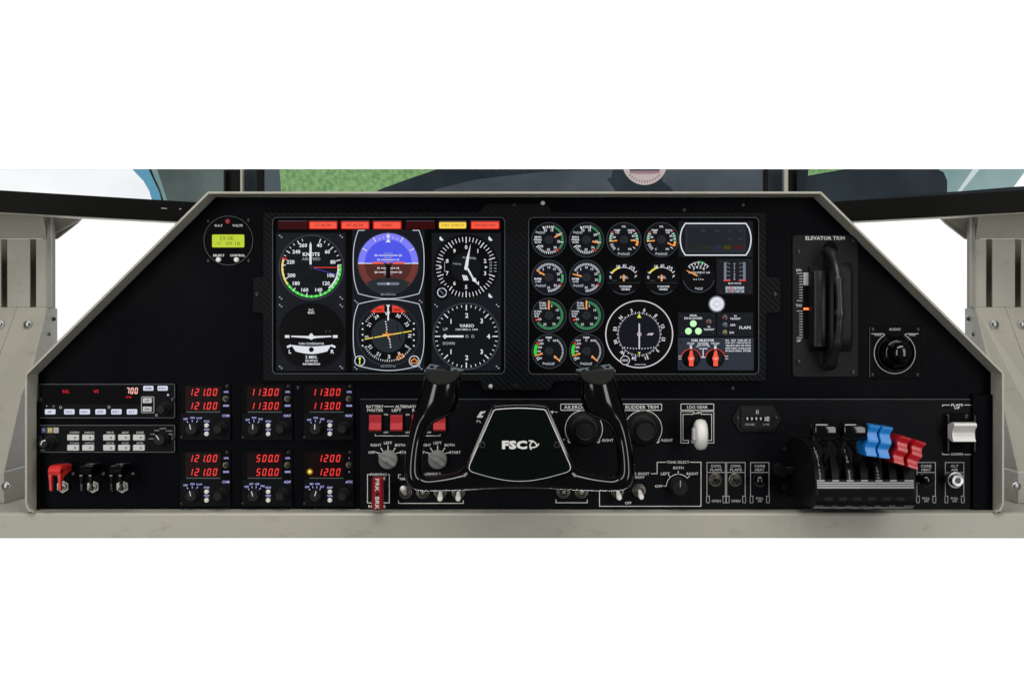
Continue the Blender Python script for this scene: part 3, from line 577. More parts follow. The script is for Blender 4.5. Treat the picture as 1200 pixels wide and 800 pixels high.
for cx, lab in ((643.3, 'fuel flow gauge at the display edge'), (687.3, 'fuel flow gauge beside the white ringed compass dial')):
    cy = 369.5
    t = small('fuel_flow_gauge', lab, cx, cy, 'fuel flow gauges')
    MB().ticks(cx, cy, 13.8, 17, [6+i*7.4 for i in range(32)], 1.05, 1.6).build('green_arc', 'lcd_teal', t); MB().arc(cx, cy, 12.8, 16.6, 246, 254, 1.7).build('red_line', 'lcd_red', t)
    mb = MB()
    for s_, a in (('5', 16), ('10', 58), ('15', 105), ('20', 150), ('25', 205), ('30', 247)): x, y = pol(cx, cy, 11.5, a); mb.text(s_, x, y, 2.7, 1.8, bold=.01)
    for s_, x, y, W in (('FUEL', -7, -14.5, 8), ('FLOW', -7, -11.4, 8), ('GAL/HR', -6.6, -8.4, 9), ('75 PWR', -13, -4.6, 9), ('65 PWR', -14, -1.8, 7), ('55', -14.5, 1, 5)): mb.text(s_, cx+x, cy+y, 2.1, 1.8, W=W, bold=.02)
    mb.build('markings', 'lcd_white', t); hub(t, cx, cy); needle(MB(), cx, cy, -1, 7, 17.5, 2, 1.6, 2.4).build('needle', 'lcd_orange', t)
for cx, lab in ((643.5, 'cylinder and exhaust temperature gauge at the display corner'), (687.5, 'cylinder and exhaust temperature gauge partly behind the yoke grip')):
    cy = 411.5
    t = small('temperature_gauge', lab, cx, cy, 'cylinder and exhaust temperature gauges')
    MB().ticks(cx, cy, 14.6, 18, [259+i*7 for i in range(6)], 2, 1.6).build('green_arc', 'lcd_green', t); MB().arc(cx, cy, 13.8, 18, 301, 307, 1.6).build('red_line', 'lcd_red', t)
    mb = MB().ticks(cx, cy, 15, 17, [40+i*6.4 for i in range(15)], .65, 1.7).ticks(cx, cy, 14, 17.5, (233, 241), .9, 1.7)
    for s_, x, y in (('CHT', -10, -12.6), ('TEMP', -.5, -16), ('C', -.5, -12.8), ('EGT', 7.5, -12.6), ('250', -9, -9), ('200', -10.8, -4.6), ('150', -12, 0), ('50', -10, 8), ('15', 7, 7)): mb.text(s_, cx+x, cy+y, 2.3, 1.8, bold=.02)
    mb.build('markings', 'lcd_white', t); script(t, cx-.5, cy+14, 14); hub(t, cx, cy)
    needle(needle(MB(), cx, cy, 252, 8, 18, 2, .9, 2.4), cx, cy, 133, 8, 17.5, 2.2, 1, 2.4).build('needle', 'lcd_orange', t)
# compass dial
cx, cy = 749, 391.5
t = thing('radio_compass', 'large white ringed radio compass dial with a vertical white needle', 'gauge', cx, cy, 1)
rim_ring(t, cx, cy, 39.8, 'lcd_ring', 1.3, 2.6); MB().disc(cx, cy, 38.6, 1.3, 56).build('dial', 'lcd_black', t); MB().disc(cx, cy, 24, 1.45, 48).build('inner_disc', 'lcd_dial_blue', t)
mb = MB().ticks(cx, cy, 24, 26.4, range(0, 360, 10), .8, 1.7).ticks(cx, cy, 24, 25.4, range(5, 360, 10), .5, 1.7)
for i, s_ in enumerate(('N', '3', '6', 'E', '12', '15', 'S', '21', '24', 'W', '30', '33')): a = -48+30*i+1.5*i*0; x, y = pol(cx, cy, 29, a); mb.text(s_, x, y, 4, 1.8, bold=.025, rot=a)
for i in range(11): mb.disc(cx-17+3.4*i, cy+14+3.4*math.sqrt(max(0, 1-((i-5)/6)**2))-.5, .7, 1.8, 8)
mb.build('markings', 'lcd_white', t)
MB().poly([(749, 367.3), (746.6, 372.4), (751.4, 372.4)], 1.9).poly([(749, 415.5), (747.4, 412.4), (750.6, 412.4)], 1.9).build('index_marks', 'lcd_lime', t)
MB().box(748.2, 379, 749.8, 409, 2.2, 2.6).ring(749, 391.5, 1.7, 2.5, 2.75, 20).build('needle', 'lcd_ring', t)
MB().poly([(757.6, 392.4), (760.5, 390.4), (766, 390.2), (764, 392.6)], 2).build('flag', 'lcd_white', t); MB().poly([(759.5, 392), (761.5, 390.8), (763.5, 390.8), (762, 392.2)], 2.1).build('flag_mark', 'lcd_red', t)
split_build(MB().lathe(732.3, 422, [(5.4, 1.4), (5.4, 2.8)], 28), 'knob_face', 'lcd_black', t); MB().ring(732.3, 422, 4.7, 5.6, 2.9, 28).text('HDG', 732.3, 422, 2.6, 2.9, W=6.5, bold=.03).build('knob_ring', 'lcd_ring', t)
MB().text('COMPASS SYSTEM', 750, 427, 1.7, 1.8, W=13, bold=.02).build('maker_lettering', 'lcd_soft', t)
# grey rounded display
t = thing('marker_display', 'dark rectangular readout with a rounded white outline and dim coloured icons', 'readout', 838, 280, 1)
MB().box(795, 259.2, 882, 301, 1.02, 1.5).build('plate', 'lcd_plate', t)
pts = []
n = 8
L = [(801.5-4.5*sin(pi*i/n)**.8, 297.5-34*i/n) for i in range(n+1)]; L[0] = (803, 299); L[-1] = (803, 262); R = [(1677-p[0], p[1]) for p in L[::-1]]
MB().stroke(L+R, 1.4, 1.9, True).build('outline', 'lcd_white', t)
MB().prism(rr(803, 264.5, 873.5, 296, 3.5, 3), 1.55, 1.75).build('screen', 'lcd_shade', t)
MB().prism(rr(806, 267, 871.5, 293, 2.5, 3), 1.78, 1.95).build('screen_face', 'lcd_grey_screen', t)
mb = MB()
for s_, x, y in (('MIN', 824, 270.5), ('NAV', 841, 270.5), ('GS', 855, 270.5), ('AP', 867.5, 270.5), ('KT', 855, 280), ('NM', 867.5, 280)): mb.text(s_, x, y, 2.2, 2.1, bold=0)
mb.build('lettering', 'lcd_dim', t)
glow('icon_green', (34, 44, 28)); glow('icon_blue', (34, 42, 64)); glow('icon_yellow', (62, 60, 10)); glow('icon_red', (66, 20, 24))
for x0, x1, c_ in ((816, 821, 'icon_green'), (824, 832.5, 'icon_green'), (835.5, 844.5, 'icon_blue'), (847.5, 856.5, 'icon_yellow'), (859, 871, 'icon_red')): MB().prism(rr(x0, 287.5, x1, 292.2, 1.6, 2), 1.97, 2.1).build('icon', c_, t)
# volt and load meter
t = thing('load_meter', 'square alternator load and bus volts meter with vertical white scales', 'gauge', 860.5, 324, 1)
MB().box(839.5, 303.2, 882, 345, 1.02, 1.5).build('plate', 'lcd_plate', t)
mb = MB()
for x, d in ((848.2, 1), (873.6, -1)):
    mb.rect(min(x, x+3*d), 307.5, max(x, x+3*d), 327.5, 1.7)
    for i in range(5): mb.rect(min(x, x+4.6*d), 307.4+i*5, max(x, x+4.6*d), 308.2+i*5, 1.75).text('0', x+6.2*d, 309+i*4.6, 1.8, 1.75, W=2.4)
mb.rect(850, 335.5, 872, 343, 1.6).build('scales', 'lcd_slip', t)
mb = MB()
for i, ch in enumerate('ALTLOAD'): mb.text(ch, 860.6, 309.2+i*3, 1.7, 1.75, bold=.02)
mb.text('BUS VOLTS', 861, 332, 1.9, 1.75, W=15, bold=.02)
for i in range(12): mb.rect(850.6+i*1.85, 335.9, 851.2+i*1.85, 338.4 if i % 3 else 339.6, 1.8)
for s_, x in (('0', 851.5), ('10', 857.5), ('20', 864.5), ('30', 870.5)): mb.text(s_, x, 341.4, 1.8, 1.8)
mb.build('lettering', 'lcd_white', t)
MB().rect(847.7, 328, 855.8, 329.4, 1.8).rect(865.5, 328, 873.8, 329.4, 1.8).rect(856.3, 335.6, 857.6, 342.8, 1.85).build('red_marks', 'lcd_red', t)
for x, y in ((843, 307), (878.3, 307), (843, 342), (878.3, 342)): screw(t, x, y, 1.5, 1.5)
# white ribbed lamp
t = thing('press_to_test_lamp', 'round white ribbed indicator lamp above the FLAPS lights', 'lamp', 839.8, 356.2, 1)
MB().lathe(839.8, 356.2, [(9.6, 1.02), (9.6, 2.6), (8.6, 3.4), (8, 2.6)], 36).build('collar', 'lcd_slip', t, True); MB().lathe(839.8, 356.2, [(8, 2.65), (7.6, 3.6), (5, 4.4), (1, 4.7)], 36).build('lens', 'led_white', t, True)
MB().ticks(839.8, 356.2, 2, 7.2, range(15, 360, 30), .45, 4.75).build('ribs', 'lcd_slip', t)
# gear lights
t = thing('gear_light_panel', 'gear down panel with three lit pale green lamps', 'light panel', 816, 380, 1)
MB().box(794.3, 366.2, 839.2, 394.2, 1.02, 2).build('plate', 'lcd_plate', t)
for x, y in ((812.3, 379.1), (806.6, 387.9), (818.3, 387.9)): q = MB().lathe(x, y, [(3.9, 2.02), (3.7, 2.8), (2.6, 3.6), (.8, 3.9)], 24).build('green_lamp', 'led_green', t, True)
def led(t, x, y, m_, nm): q = MB().lathe(x, y, [(3, 2.02), (3, 2.7), (2.3, 3)], 20).build(nm, 'steel', t, True); MB().lathe(x, y, [(2.2, 3.02), (1.7, 3.5), (.5, 3.8)], 16).build('lens', m_, q, True)
led(t, 830.4, 377, 'led_off_red', 'transit_lamp')
MB().text('GEAR', 812.3, 369.6, 2.3, 2.2, W=8.5, bold=.02).text('DN & LOCKED', 812.3, 372.8, 2.5, 2.2, W=21, bold=.02).text('IN', 830.6, 382.9, 2.2, 2.2).text('TRANSIT', 830.6, 386, 2.2, 2.2, W=12.5, bold=.02).build('lettering', 'lcd_white', t)
for x, y in ((798, 370.5), (835.3, 370.5), (798, 390.5), (835.3, 390.5)): screw(t, x, y, 2, 1.5)
t = thing('flap_light_panel', 'FLAPS panel with unlit red, blue and green lamps', 'light panel', 861.5, 380, 1)
MB().box(840.2, 366.2, 882.5, 394.2, 1.02, 2).build('plate', 'lcd_plate', t)
for y, m_ in ((372, 'led_off_red'), (380.6, 'led_off_blue'), (389.3, 'led_off_green')): led(t, 849.2, y, m_, 'lamp')
MB().text('IN', 861.5, 370.3, 2.2, 2.2).text('TRANSIT', 861.5, 373.4, 2.2, 2.2, W=12.5, bold=.02).text('APR', 858.5, 380.8, 2.4, 2.2, W=6.5, bold=.02).text('DN', 857.3, 389.6, 2.4, 2.2, bold=.02).text('FLAPS', 873, 383.8, 3.4, 2.2, W=13.5, bold=.02).build('lettering', 'lcd_white', t)
for x, y in ((878.3, 370.5), (878.3, 390.5), (842.2, 370.3), (842.2, 390.3)): screw(t, x, y, 2, 1.4)
# fuel selector
t = thing('fuel_selector_panel', 'slate grey fuel selector panel with two orange pointer knobs', 'selector panel', 839, 415, 1)
MB().box(794.3, 395.6, 883, 433.6, 1.02, 2).build('plate', 'lcd_plate_light', t)
for cx in (809.5, 838):
    MB().arc(cx, 420.6, 11.3, 12.2, -78, 78, 2.2).build('red_arc', 'lcd_red', t)
    q = MB().lathe(cx, 419.8, [(10.8, 2.02), (10.8, 3), (10, 3.5)], 36).build('selector_disc', 'lcd_black', t, True)
    MB().prism([(cx-1.2, 411), (cx+.2, 410), (cx+1.4, 411), (cx+2.4, 416.6), (cx+3.4, 418), (cx+3.6, 420.8), (cx+2.4, 423), (cx+2.5, 428.8), (cx-2.4, 428.8), (cx-2.4, 423), (cx-3.6, 420.8), (cx-3.4, 418), (cx-2.4, 416.6)], 3.6, 6.5, .6).build('pointer_knob', 'warn_red', q)
    MB().text('OFF', cx, 420, 1.8, 6.7, W=4.2).build('knob_lettering', 'lcd_white', q)
mb = MB().text('FUEL SELECTOR', 823.5, 398.7, 2.9, 2.2, W=26.5, bold=.035)
for s_, x, y, W in (('LEFT ENG', 809.3, 402.2, 8.4), ('CROSSFEED', 823.8, 402.2, 13), ('RIGHT ENG', 838, 402.2, 9.6), ('OFF', 809.5, 404.5, 4), ('FUEL SYSTEM', 823.8, 404.5, 14), ('OFF', 838.2, 404.5, 4), ('CROSSFEED', 824, 408.4, 10)): mb.text(s_, x, y, 1.8, 2.2, W=W, bold=.03)
mb.rect(808.3, 405.8, 810.8, 408.4, 2.2).rect(836.8, 405.8, 839.4, 408.4, 2.2).rect(815, 406, 818.5, 406.5, 2.2).rect(829.5, 406, 832, 406.5, 2.2).rect(823.3, 409.6, 824.3, 418, 2.2).rect(821.3, 418, 826.6, 419, 2.2)
for i, s_ in enumerate(('DO   NOT  TAKE OFF  IF', 'FUEL QTY  INDICATES IN', 'YELLOW ARC OR WITH', 'LESS THAN 13 GALLONS', 'IN EACH WING  SYSTEM')): mb.text(s_, 850, 398.6+i*3.1, 1.9, 2.2, W=29.5, bold=.035, al='l')
mb.text('ON', 796.5, 417.2, 1.6, 2.2).text('ON', 796.5, 420.2, 1.6, 2.2).text('ON', 851.3, 417.2, 1.6, 2.2).text('ON', 851.3, 420.2, 1.6, 2.2).build('lettering', 'lcd_white', t)
for x, y in ((798.3, 400), (798, 429)): screw(t, x, y, 2, 1.5)
# ================================================================ things on the upper panel
t = thing('outside_air_thermometer', 'round air temperature and volts meter with a yellow-green LCD', 'meter', 268, 282, 0)
MB().lathe(268, 282, [(29.2, .02), (29.2, 1.2), (28.6, 1.6), (28.2, 1.3)], 56).build('face', 'panel_black', t, True)
MB().ring(268, 282, 28.3, 29, 1.75, 64).build('rim', 'edge_grey', t)
MB().prism(rr(249, 275, 286.6, 290, 1.2, 2), 1.4, 2.2, .3).build('screen', 'lcd_yellowgreen', t)
MB().text('29.0E', 266, 279.4, 4.6, 2.35, W=17, bold=0).text('AT', 257.2, 285.5, 3, 2.35, bold=0).text('09 18', 273.5, 285.6, 4.4, 2.35, W=16, bold=0).build('screen_digits', 'lcd_char', t)
MB().text('O.A.T', 256.5, 264.5, 2.9, 1.9, W=9.4, bold=.03).text('VOLTS', 278.8, 264.5, 2.9, 1.9, W=12, bold=.03).text('SELECT', 256.8, 299.4, 2.8, 1.9, W=13.5, bold=.03).text('CONTROL', 278.8, 299.4, 2.8, 1.9, W=17.5, bold=.03).build('lettering', 'ink', t)
MB().lathe(267.3, 259.6, [(2.7, 1.2), (2.7, 3), (1.6, 4.2), (.4, 4.6)], 18).build('red_lamp', 'led_red_dim', t, True)
for x in (256.8, 277.8): MB().lathe(x, 304.6, [(2.9, 1.3), (2.9, 5), (2.3, 5.8), (.5, 6)], 20).build('push_button', 'white_plastic', t, True)
for x, y in ((244.5, 258.7), (292, 258.2), (244.5, 305.8), (292, 305.5)): screw(t, x, y, 0, 2.3)
# elevator trim unit
t = thing('elevator_trim_unit', 'textured black ELEVATOR TRIM plate with knobbed wheel and vertical scale', 'trim wheel', 966, 441, 0)
MB().prism(rr(928.3, 275.5, 1005, 441.5, 4, 4), .02, 2.6, .5).build('plate', 'textured', t)
MB().prism(rr(963.5, 283, 980.5, 434, 8, 6), 2.62, 2.9).build('wheel_slot', 'void', t)
def pillow(mb, x0, x1, y0, y1, hh, n=12, ed=3):
    secs = []
    for i in range(n+1):
        y = y0+(y1-y0)*i/n; u = abs(2*i/n-1); h = 2.62+hh*(1-u**5)**.5+.2
        secs.append([(x0, y, 2.62), (x0, y, h*.7+.5), (x0+ed, y, h), (x1-ed, y, h), (x1, y, h*.7+.5), (x1, y, 2.62)])
    return mb.loft(secs)
pillow(MB(), 947.5, 965, 311, 412, 17).build('wheel_guard', 'black_soft', t, True, 30)
pillow(MB(), 979, 997, 308, 412, 9).build('wheel_guard', 'black_soft', t, True, 30)
MB().loft([[(949.5+dx, y, 21.5-3*abs((y-362)/50)**4+dh) for dx, dh in ((0, 0), (3, 1.3), (10, 1.3), (13.5, 0))] for y in range(318, 407, 8)]).build('guard_crest', 'wheel_black', t, True, 50)
# wheel disc seen edge on, with knobbed rim
secs = []; N = 40; yc = 362; R = 69; hc = -26
path = [(967+3*cos(pi*(i/N-.5)), yc-R*cos(pi*i/N)*.99, max(1.5, 2+54*sin(pi*i/N)**.9)) for i in range(N+1)]
knots = (300, 331, 367, 401, 424)
for i, (x, y, h) in enumerate(path):
    a = path[max(0, i-1)]; b_ = path[min(N, i+1)]; ty, th = b_[1]-a[1], b_[2]-a[2]; L = math.hypot(ty, th); ny_, nh = -th/L, ty/L
    r = 4.4
    for kn in knots: r = max(r, 4.4+2.4*math.exp(-((y-kn)/2.5)**2))
    secs.append([(x+r*cos(2*pi*q/14), y+ny_*r*sin(2*pi*q/14), h+nh*r*sin(2*pi*q/14)) for q in range(14)])
MB().loft(secs).build('wheel_rim', 'wheel_black', t, True, 60)
MB().prism([(x, y) for x, y in ((965.5, 312), (969, 312), (969, 412), (965.5, 412))], 3, 30).build('wheel_web', 'black_soft', t)
mb = MB()
for i in range(11): mb.rect(933.2 if i in (0, 10) else 936, 320+i*3.2, 940, 320.9+i*3.2, 2.75)
for i in range(11): mb.rect(933.2 if i in (0, 10) else 936, 364+i*3.1, 940, 364.9+i*3.1, 2.75)
mb.build('scale', 'ink_grey', t)
MB().text('DN', 935.5, 316.7, 2.9, 2.75, bold=.01).text('T/O', 935.6, 358, 3, 2.75, bold=.01).text('UP', 935.6, 399, 3, 2.75, bold=.01).text('ELEVATOR TRIM', 966.3, 279.2, 4.4, 2.75, W=46, bold=.02).build('lettering', 'ink', t)
MB().rect(940.8, 319, 946.8, 397, 2.72).build('scale_slot', 'void', t)
MB().box(940.8, 319.5, 946.8, 334.5, 2.75, 3.4, .3).build('scale_flag', 'ink_grey', t)
MB().prism(rr(940.8, 360.6, 947, 363.2, 1.2, 3), 2.8, 3.8, .3).build('position_light', 'led_orange', t)
for x, y in ((934.7, 295), (998.5, 281.5), (935, 423.5), (998.5, 436)): screw(t, x, y, 2.6, 2.7)
# audio knob
t = thing('audio_volume_control', 'square black AUDIO plate with a big glossy round knob', 'knob', 1048, 443, 0)
MB().box(1018, 381.5, 1078.5, 443.5, .02, 1.8, .4).build('plate', 'panel_black', t)
MB().rect(1018.3, 383, 1018.9, 442, 1.9).build('plate_edge', 'edge_grey', t)
pts = [pol(1048, 413.5, 24, 30+(300*i/48)) for i in range(49)]
MB().stroke([(1076, 391), (1062, 391), pol(1048, 413.5, 25, 29)]+pts+[pol(1048, 413.5, 25, -29), (1034, 391), (1020.5, 391)], .9, 2).build('outline', 'ink_grey', t)
MB().text('AUDIO', 1048, 385.7, 3, 2, W=13.5, bold=.015).text('MAX', 1028.5, 392.3, 2.6, 2.05, W=8.5, bold=.02).text('MIN', 1068.5, 392.3, 2.6, 2.05, W=7.5, bold=.02).build('lettering', 'ink_grey', t)
q = MB().lathe(1048, 413.5, [(21, 1.9), (21, 6), (19.5, 12), (15, 17), (13.5, 18)], 48).build('knob_skirt', 'gloss_black', t, True)
MB().lathe(1048, 413.5, [(13.2, 17), (12.4, 29), (11.4, 32), (9, 34.6), (6, 36.2), (3, 37), (.5, 37.3)], 40).build('knob_cap', 'gloss_black', q, True)
for x, y in ((1022, 386), (1075, 386), (1021.5, 439), (1074.5, 439)): screw(t, x, y, 1.8, 2.3)
# ================================================================ knobs and switches (shared builders)
def knob(t, cx, cy, r, h0, h1, name='knob', mt='black_soft', skirt=1.0, ptr=None, pm='ink', fl=24):
    prof = [(r*skirt, h0), (r*skirt, h0+1.5), (r*.92, h0+2.4), (r*.88, h1-1.5), (r*.78, h1), (r*.1, h1+.1)]
    o = MB().lathe(cx, cy, prof, fl*2, flute=(2, 3), fd=.07).build(name, mt, t, True, 25)
    if ptr is not None:
        mb = MB(); mb.tick(cx, cy, 0, r*.8, ptr, max(.9, r*.13), h1+.35); mb.build('pointer_line', pm, o)
    return o
def hexnut(t, cx, cy, r, h0, h1, mt='steel', rot=15):
    return MB().prism([pol(cx, cy, r, rot+60*i) for i in range(6)], h0, h1, .6).lathe(cx, cy, [(r*.62, h1), (r*.6, h1+2), (r*.3, h1+2.2)], 16).build('nut', mt, t, False)
def bat(t, a, b_, r0, r1, mt, name='bat'):
    n = 12; secs = []; N = 9
    for i in range(N+1):
        u = i/N; r = (r0+(r1-r0)*u)*(1 if u < .7 else math.sqrt(max(.01, 1-((u-.7)/.32)**2)))
        c = [a[k]+(b_[k]-a[k])*u for k in range(3)]
        secs.append([(c[0]+r*cos(2*pi*q/n), c[1]+r*sin(2*pi*q/n)*.9, c[2]+r*sin(2*pi*q/n)*.4) for q in range(n)])
    return MB().loft(secs).build(name, mt, t, True, 70)
# ---- autopilot unit
t = thing('autopilot_unit', 'wide radio-style autopilot unit with red readout and row of white keys', 'radio unit', 126.5, 491, 0)
MB().prism(rr(46, 449, 206.5, 490, 2, 3), .02, 4, .5).build('face_plate', 'subpanel', t)
MB().stroke(rr(46.8, 449.8, 205.7, 489.2, 1.8, 3), .8, 4.15, True).build('plate_edge', 'edge_grey', t)
MB().box(54.5, 452, 165.5, 473, 4.02, 4.4).build('screen', 'screen_off', t)
mb = MB(); seven(mb, '700', 149, 453.8, 3.6, 7.4, 4.9, 1.1, 4.6, .1); mb.build('large_digits', 'digit_bright', t)
MB().text('ROL', 79, 458.3, 3.8, 4.6, W=7.5, bold=.02).text('VS', 114, 458.3, 3.8, 4.6, W=6, bold=.02).text('FPM', 152, 465, 2, 4.6, W=6, bold=.02).build('small_readout', 'digit_deep', t)
def key(t, x, y, wd, ht, tx, h=4, mt='legend_btn', H=2.6, tm='lcd_dim'):
    o = MB().prism(rr(x-wd/2, y-ht/2, x+wd/2, y+ht/2, .8, 2), h+.02, h+2.6, .5).build('key', mt, t)
    if tx: MB().text(tx, x, y, H, h+2.8, W=min(wd*.72, len(tx)*2.6), bold=.01).build('legend', tm, o)
for x, s_ in ((60.7, 'AP'), (83, 'HDG'), (101, 'NAV'), (119.5, 'APR'), (138, 'REV'), (156.2, 'ALT')): key(t, x, 482, 11.6, 6, s_)
key(t, 175.3, 454.6, 11.4, 5.6, 'ARM'); key(t, 192, 454.6, 11.4, 5.6, 'BARO'); key(t, 174.2, 469, 10.6, 6, 'UP', mt='white_button'); key(t, 174.2, 479, 10.6, 6, 'DN', mt='white_button')
MB().stroke(rr(167, 464.6, 181.5, 483.4, 1.2, 2), .8, 4.2, True).build('key_frame', 'ink_grey', t)
MB().text('P', 56.5, 475.6, 2, 4.2).text('R', 64.5, 475.6, 2, 4.2).ring(72.5, 477, 1, 1.6, 4.2, 12).ring(129, 476.6, 1, 1.6, 4.2, 12).ring(184.4, 486, .9, 1.6, 4.2, 12).build('lettering', 'ink_grey', t)
MB().lathe(198, 462.4, [(1.3, 4), (1.3, 4.6), (.3, 5)], 12).build('light_sensor', 'lcd_soft', t, True)
knob(t, 195, 478.4, 8.3, 4, 13, 'outer_knob'); knob(t, 195, 478.4, 5.6, 13.2, 26, 'inner_knob')
for x in (48.6, 203.7): screw(t, x, 468, 4, 2.9)
# ---- audio selector panel
t = thing('audio_selector_panel', 'wide audio panel with ten white square keys and two black knobs', 'radio unit', 126, 531, 0)
MB().prism(rr(45.4, 497, 206.5, 530, 2, 3), .02, 4, .5).build('face_plate', 'subpanel', t)
MB().stroke(rr(46.2, 497.8, 205.7, 529.2, 1.8, 3), .9, 4.15, True).build('plate_edge', 'edge_grey', t)
for x, mt, ch, ic in ((50, 'logo_blue', 'R', 'ink_grey'), (57, 'logo_yellow', 'M', 'ink'), (64.2, 'ink_grey', 'I', 'logo_blue')):
    o = MB().box(x, 500.4, x+6, 506.8, 4.02, 4.3).build('logo_square', mt, t); MB().text(ch, x+3, 503.6, 3.6, 4.45, bold=0).build('logo_letter', ic, o)
for i, x in enumerate((87.6, 105.2, 129.6, 147, 164.4)):
    for j, y in enumerate((512, 523.9)):
        key(t, x, y, 13.6, 6.8, None, mt='white_button'); MB().lathe(x+2.6, y, [(1.4, 6.62), (1.2, 6.9), (.3, 7)], 10).build('key_lamp', 'knob_grey', t)
mb = MB()
for i, (a, b_) in enumerate((('COM1', 'COM2'), ('NAV1', 'NAV2'), ('MKR', 'ICS'), ('ADF', 'AUX'), ('DME', 'SPR'))): x = (87.6, 105.2, 129.6, 147, 164.4)[i]; mb.text(a, x+1, 506.3, 2.6, 4.2, W=11 if len(a) > 3 else 8.5, bold=.02).text(b_, x+1, 518.6, 2.4, 4.2, W=11 if len(b_) > 3 else 8.5, bold=.02)
for s_, x, y in (('COM1', 178, 513.6), ('COM2', 179.8, 508.2), ('COM1', 184.6, 503.8), ('COM1/2', 191.8, 501.6), ('COM2/1', 199, 504.4), ('TEL', 201, 508.2)): mb.text(s_, x, y, 1.5, 4.2, W=5.5 if len(s_) < 5 else 7.5, bold=.02)
mb.text('VOL', 51.5, 526.8, 1.6, 4.2, W=6).build('lettering', 'ink_grey', t)
knob(t, 60.5, 517.6, 9, 4, 12, 'outer_knob'); o = knob(t, 59.5, 517.6, 6.2, 12.2, 26, 'inner_knob'); MB().stroke([(57.4, 519), (59, 514.8), (63, 513.6)], 1.2, 26.4).build('pointer_line', 'ink', o)
knob(t, 191.3, 513.6, 7.8, 4, 18, 'selector_knob', ptr=-33)
for x in (48.2, 204): screw(t, x, 513, 4, 2.9)
# ---- guarded switches
for x, mt, lab, on in ((79.5, 'red_plastic', 'guarded toggle switch with a bright red cover', 1), (114.8, 'gloss_black', 'black guarded toggle switch standing between the red and the other black one', 0), (149, 'gloss_black', 'black guarded toggle switch farthest from the red guarded one', 0)):
    t = thing('guarded_switch', lab, 'switch', x, 566, 0, 'guarded switches under the audio panel')
    hexnut(t, x-4.5, 569.5, 8, .02, 5, 'steel', 0)
    bat(t, (x-4.5, 569.5, 5), (x-4.5, 572, 17), 1.6, 2, 'steel')
    MB().box(x-6, 541.5, x+5.5, 547, .02, 9, .5).build('hinge_block', 'black_soft', t)
    MB().lathe(x+7, 554.5, [(2, .02), (2, 3), (1, 3.6)], 12).build('hinge_pin', 'steel', t, True)
    # cover: curved top plate with two cheeks running forward and down
    prof = [(543, 6), (541.5, 14), (541.6, 38), (543.5, 43), (547.5, 45.5), (551.5, 44.5), (553, 41), (550, 38), (547.5, 34), (546.5, 14), (547, 6)]
    q = MB().loft([[(xx, y, h) for y, h in prof] for xx in (x-6.8, x-5.8, x+5.8, x+6.8)]).build('cover', mt, t, True, 40)
    for xx in (x-5.2, x+5.2):
        leg = [(545.5, 8), (550, 8), (552, 20), (555, 34), (562, 37), (569.5, 37.5), (570.5, 39.5), (569.5, 42), (562, 42.8), (553, 44), (547, 44)]
        MB().loft([[(xx+d*(.75 if y > 558 else 1), y, h) for y, h in leg] for d in (-1.6, 1.6)]).build('cover_cheek', mt, q, False)
    MB().text('PULL' if on else 'FUEL', x, 541.2, 3, 30, W=8).xf(lambda a, b2, c: (a, 541.2-(b2-541.2)*0-.25, 26-(b2-541.2)*3)).build('cover_lettering', 'void' if on else 'ink_grey', q)
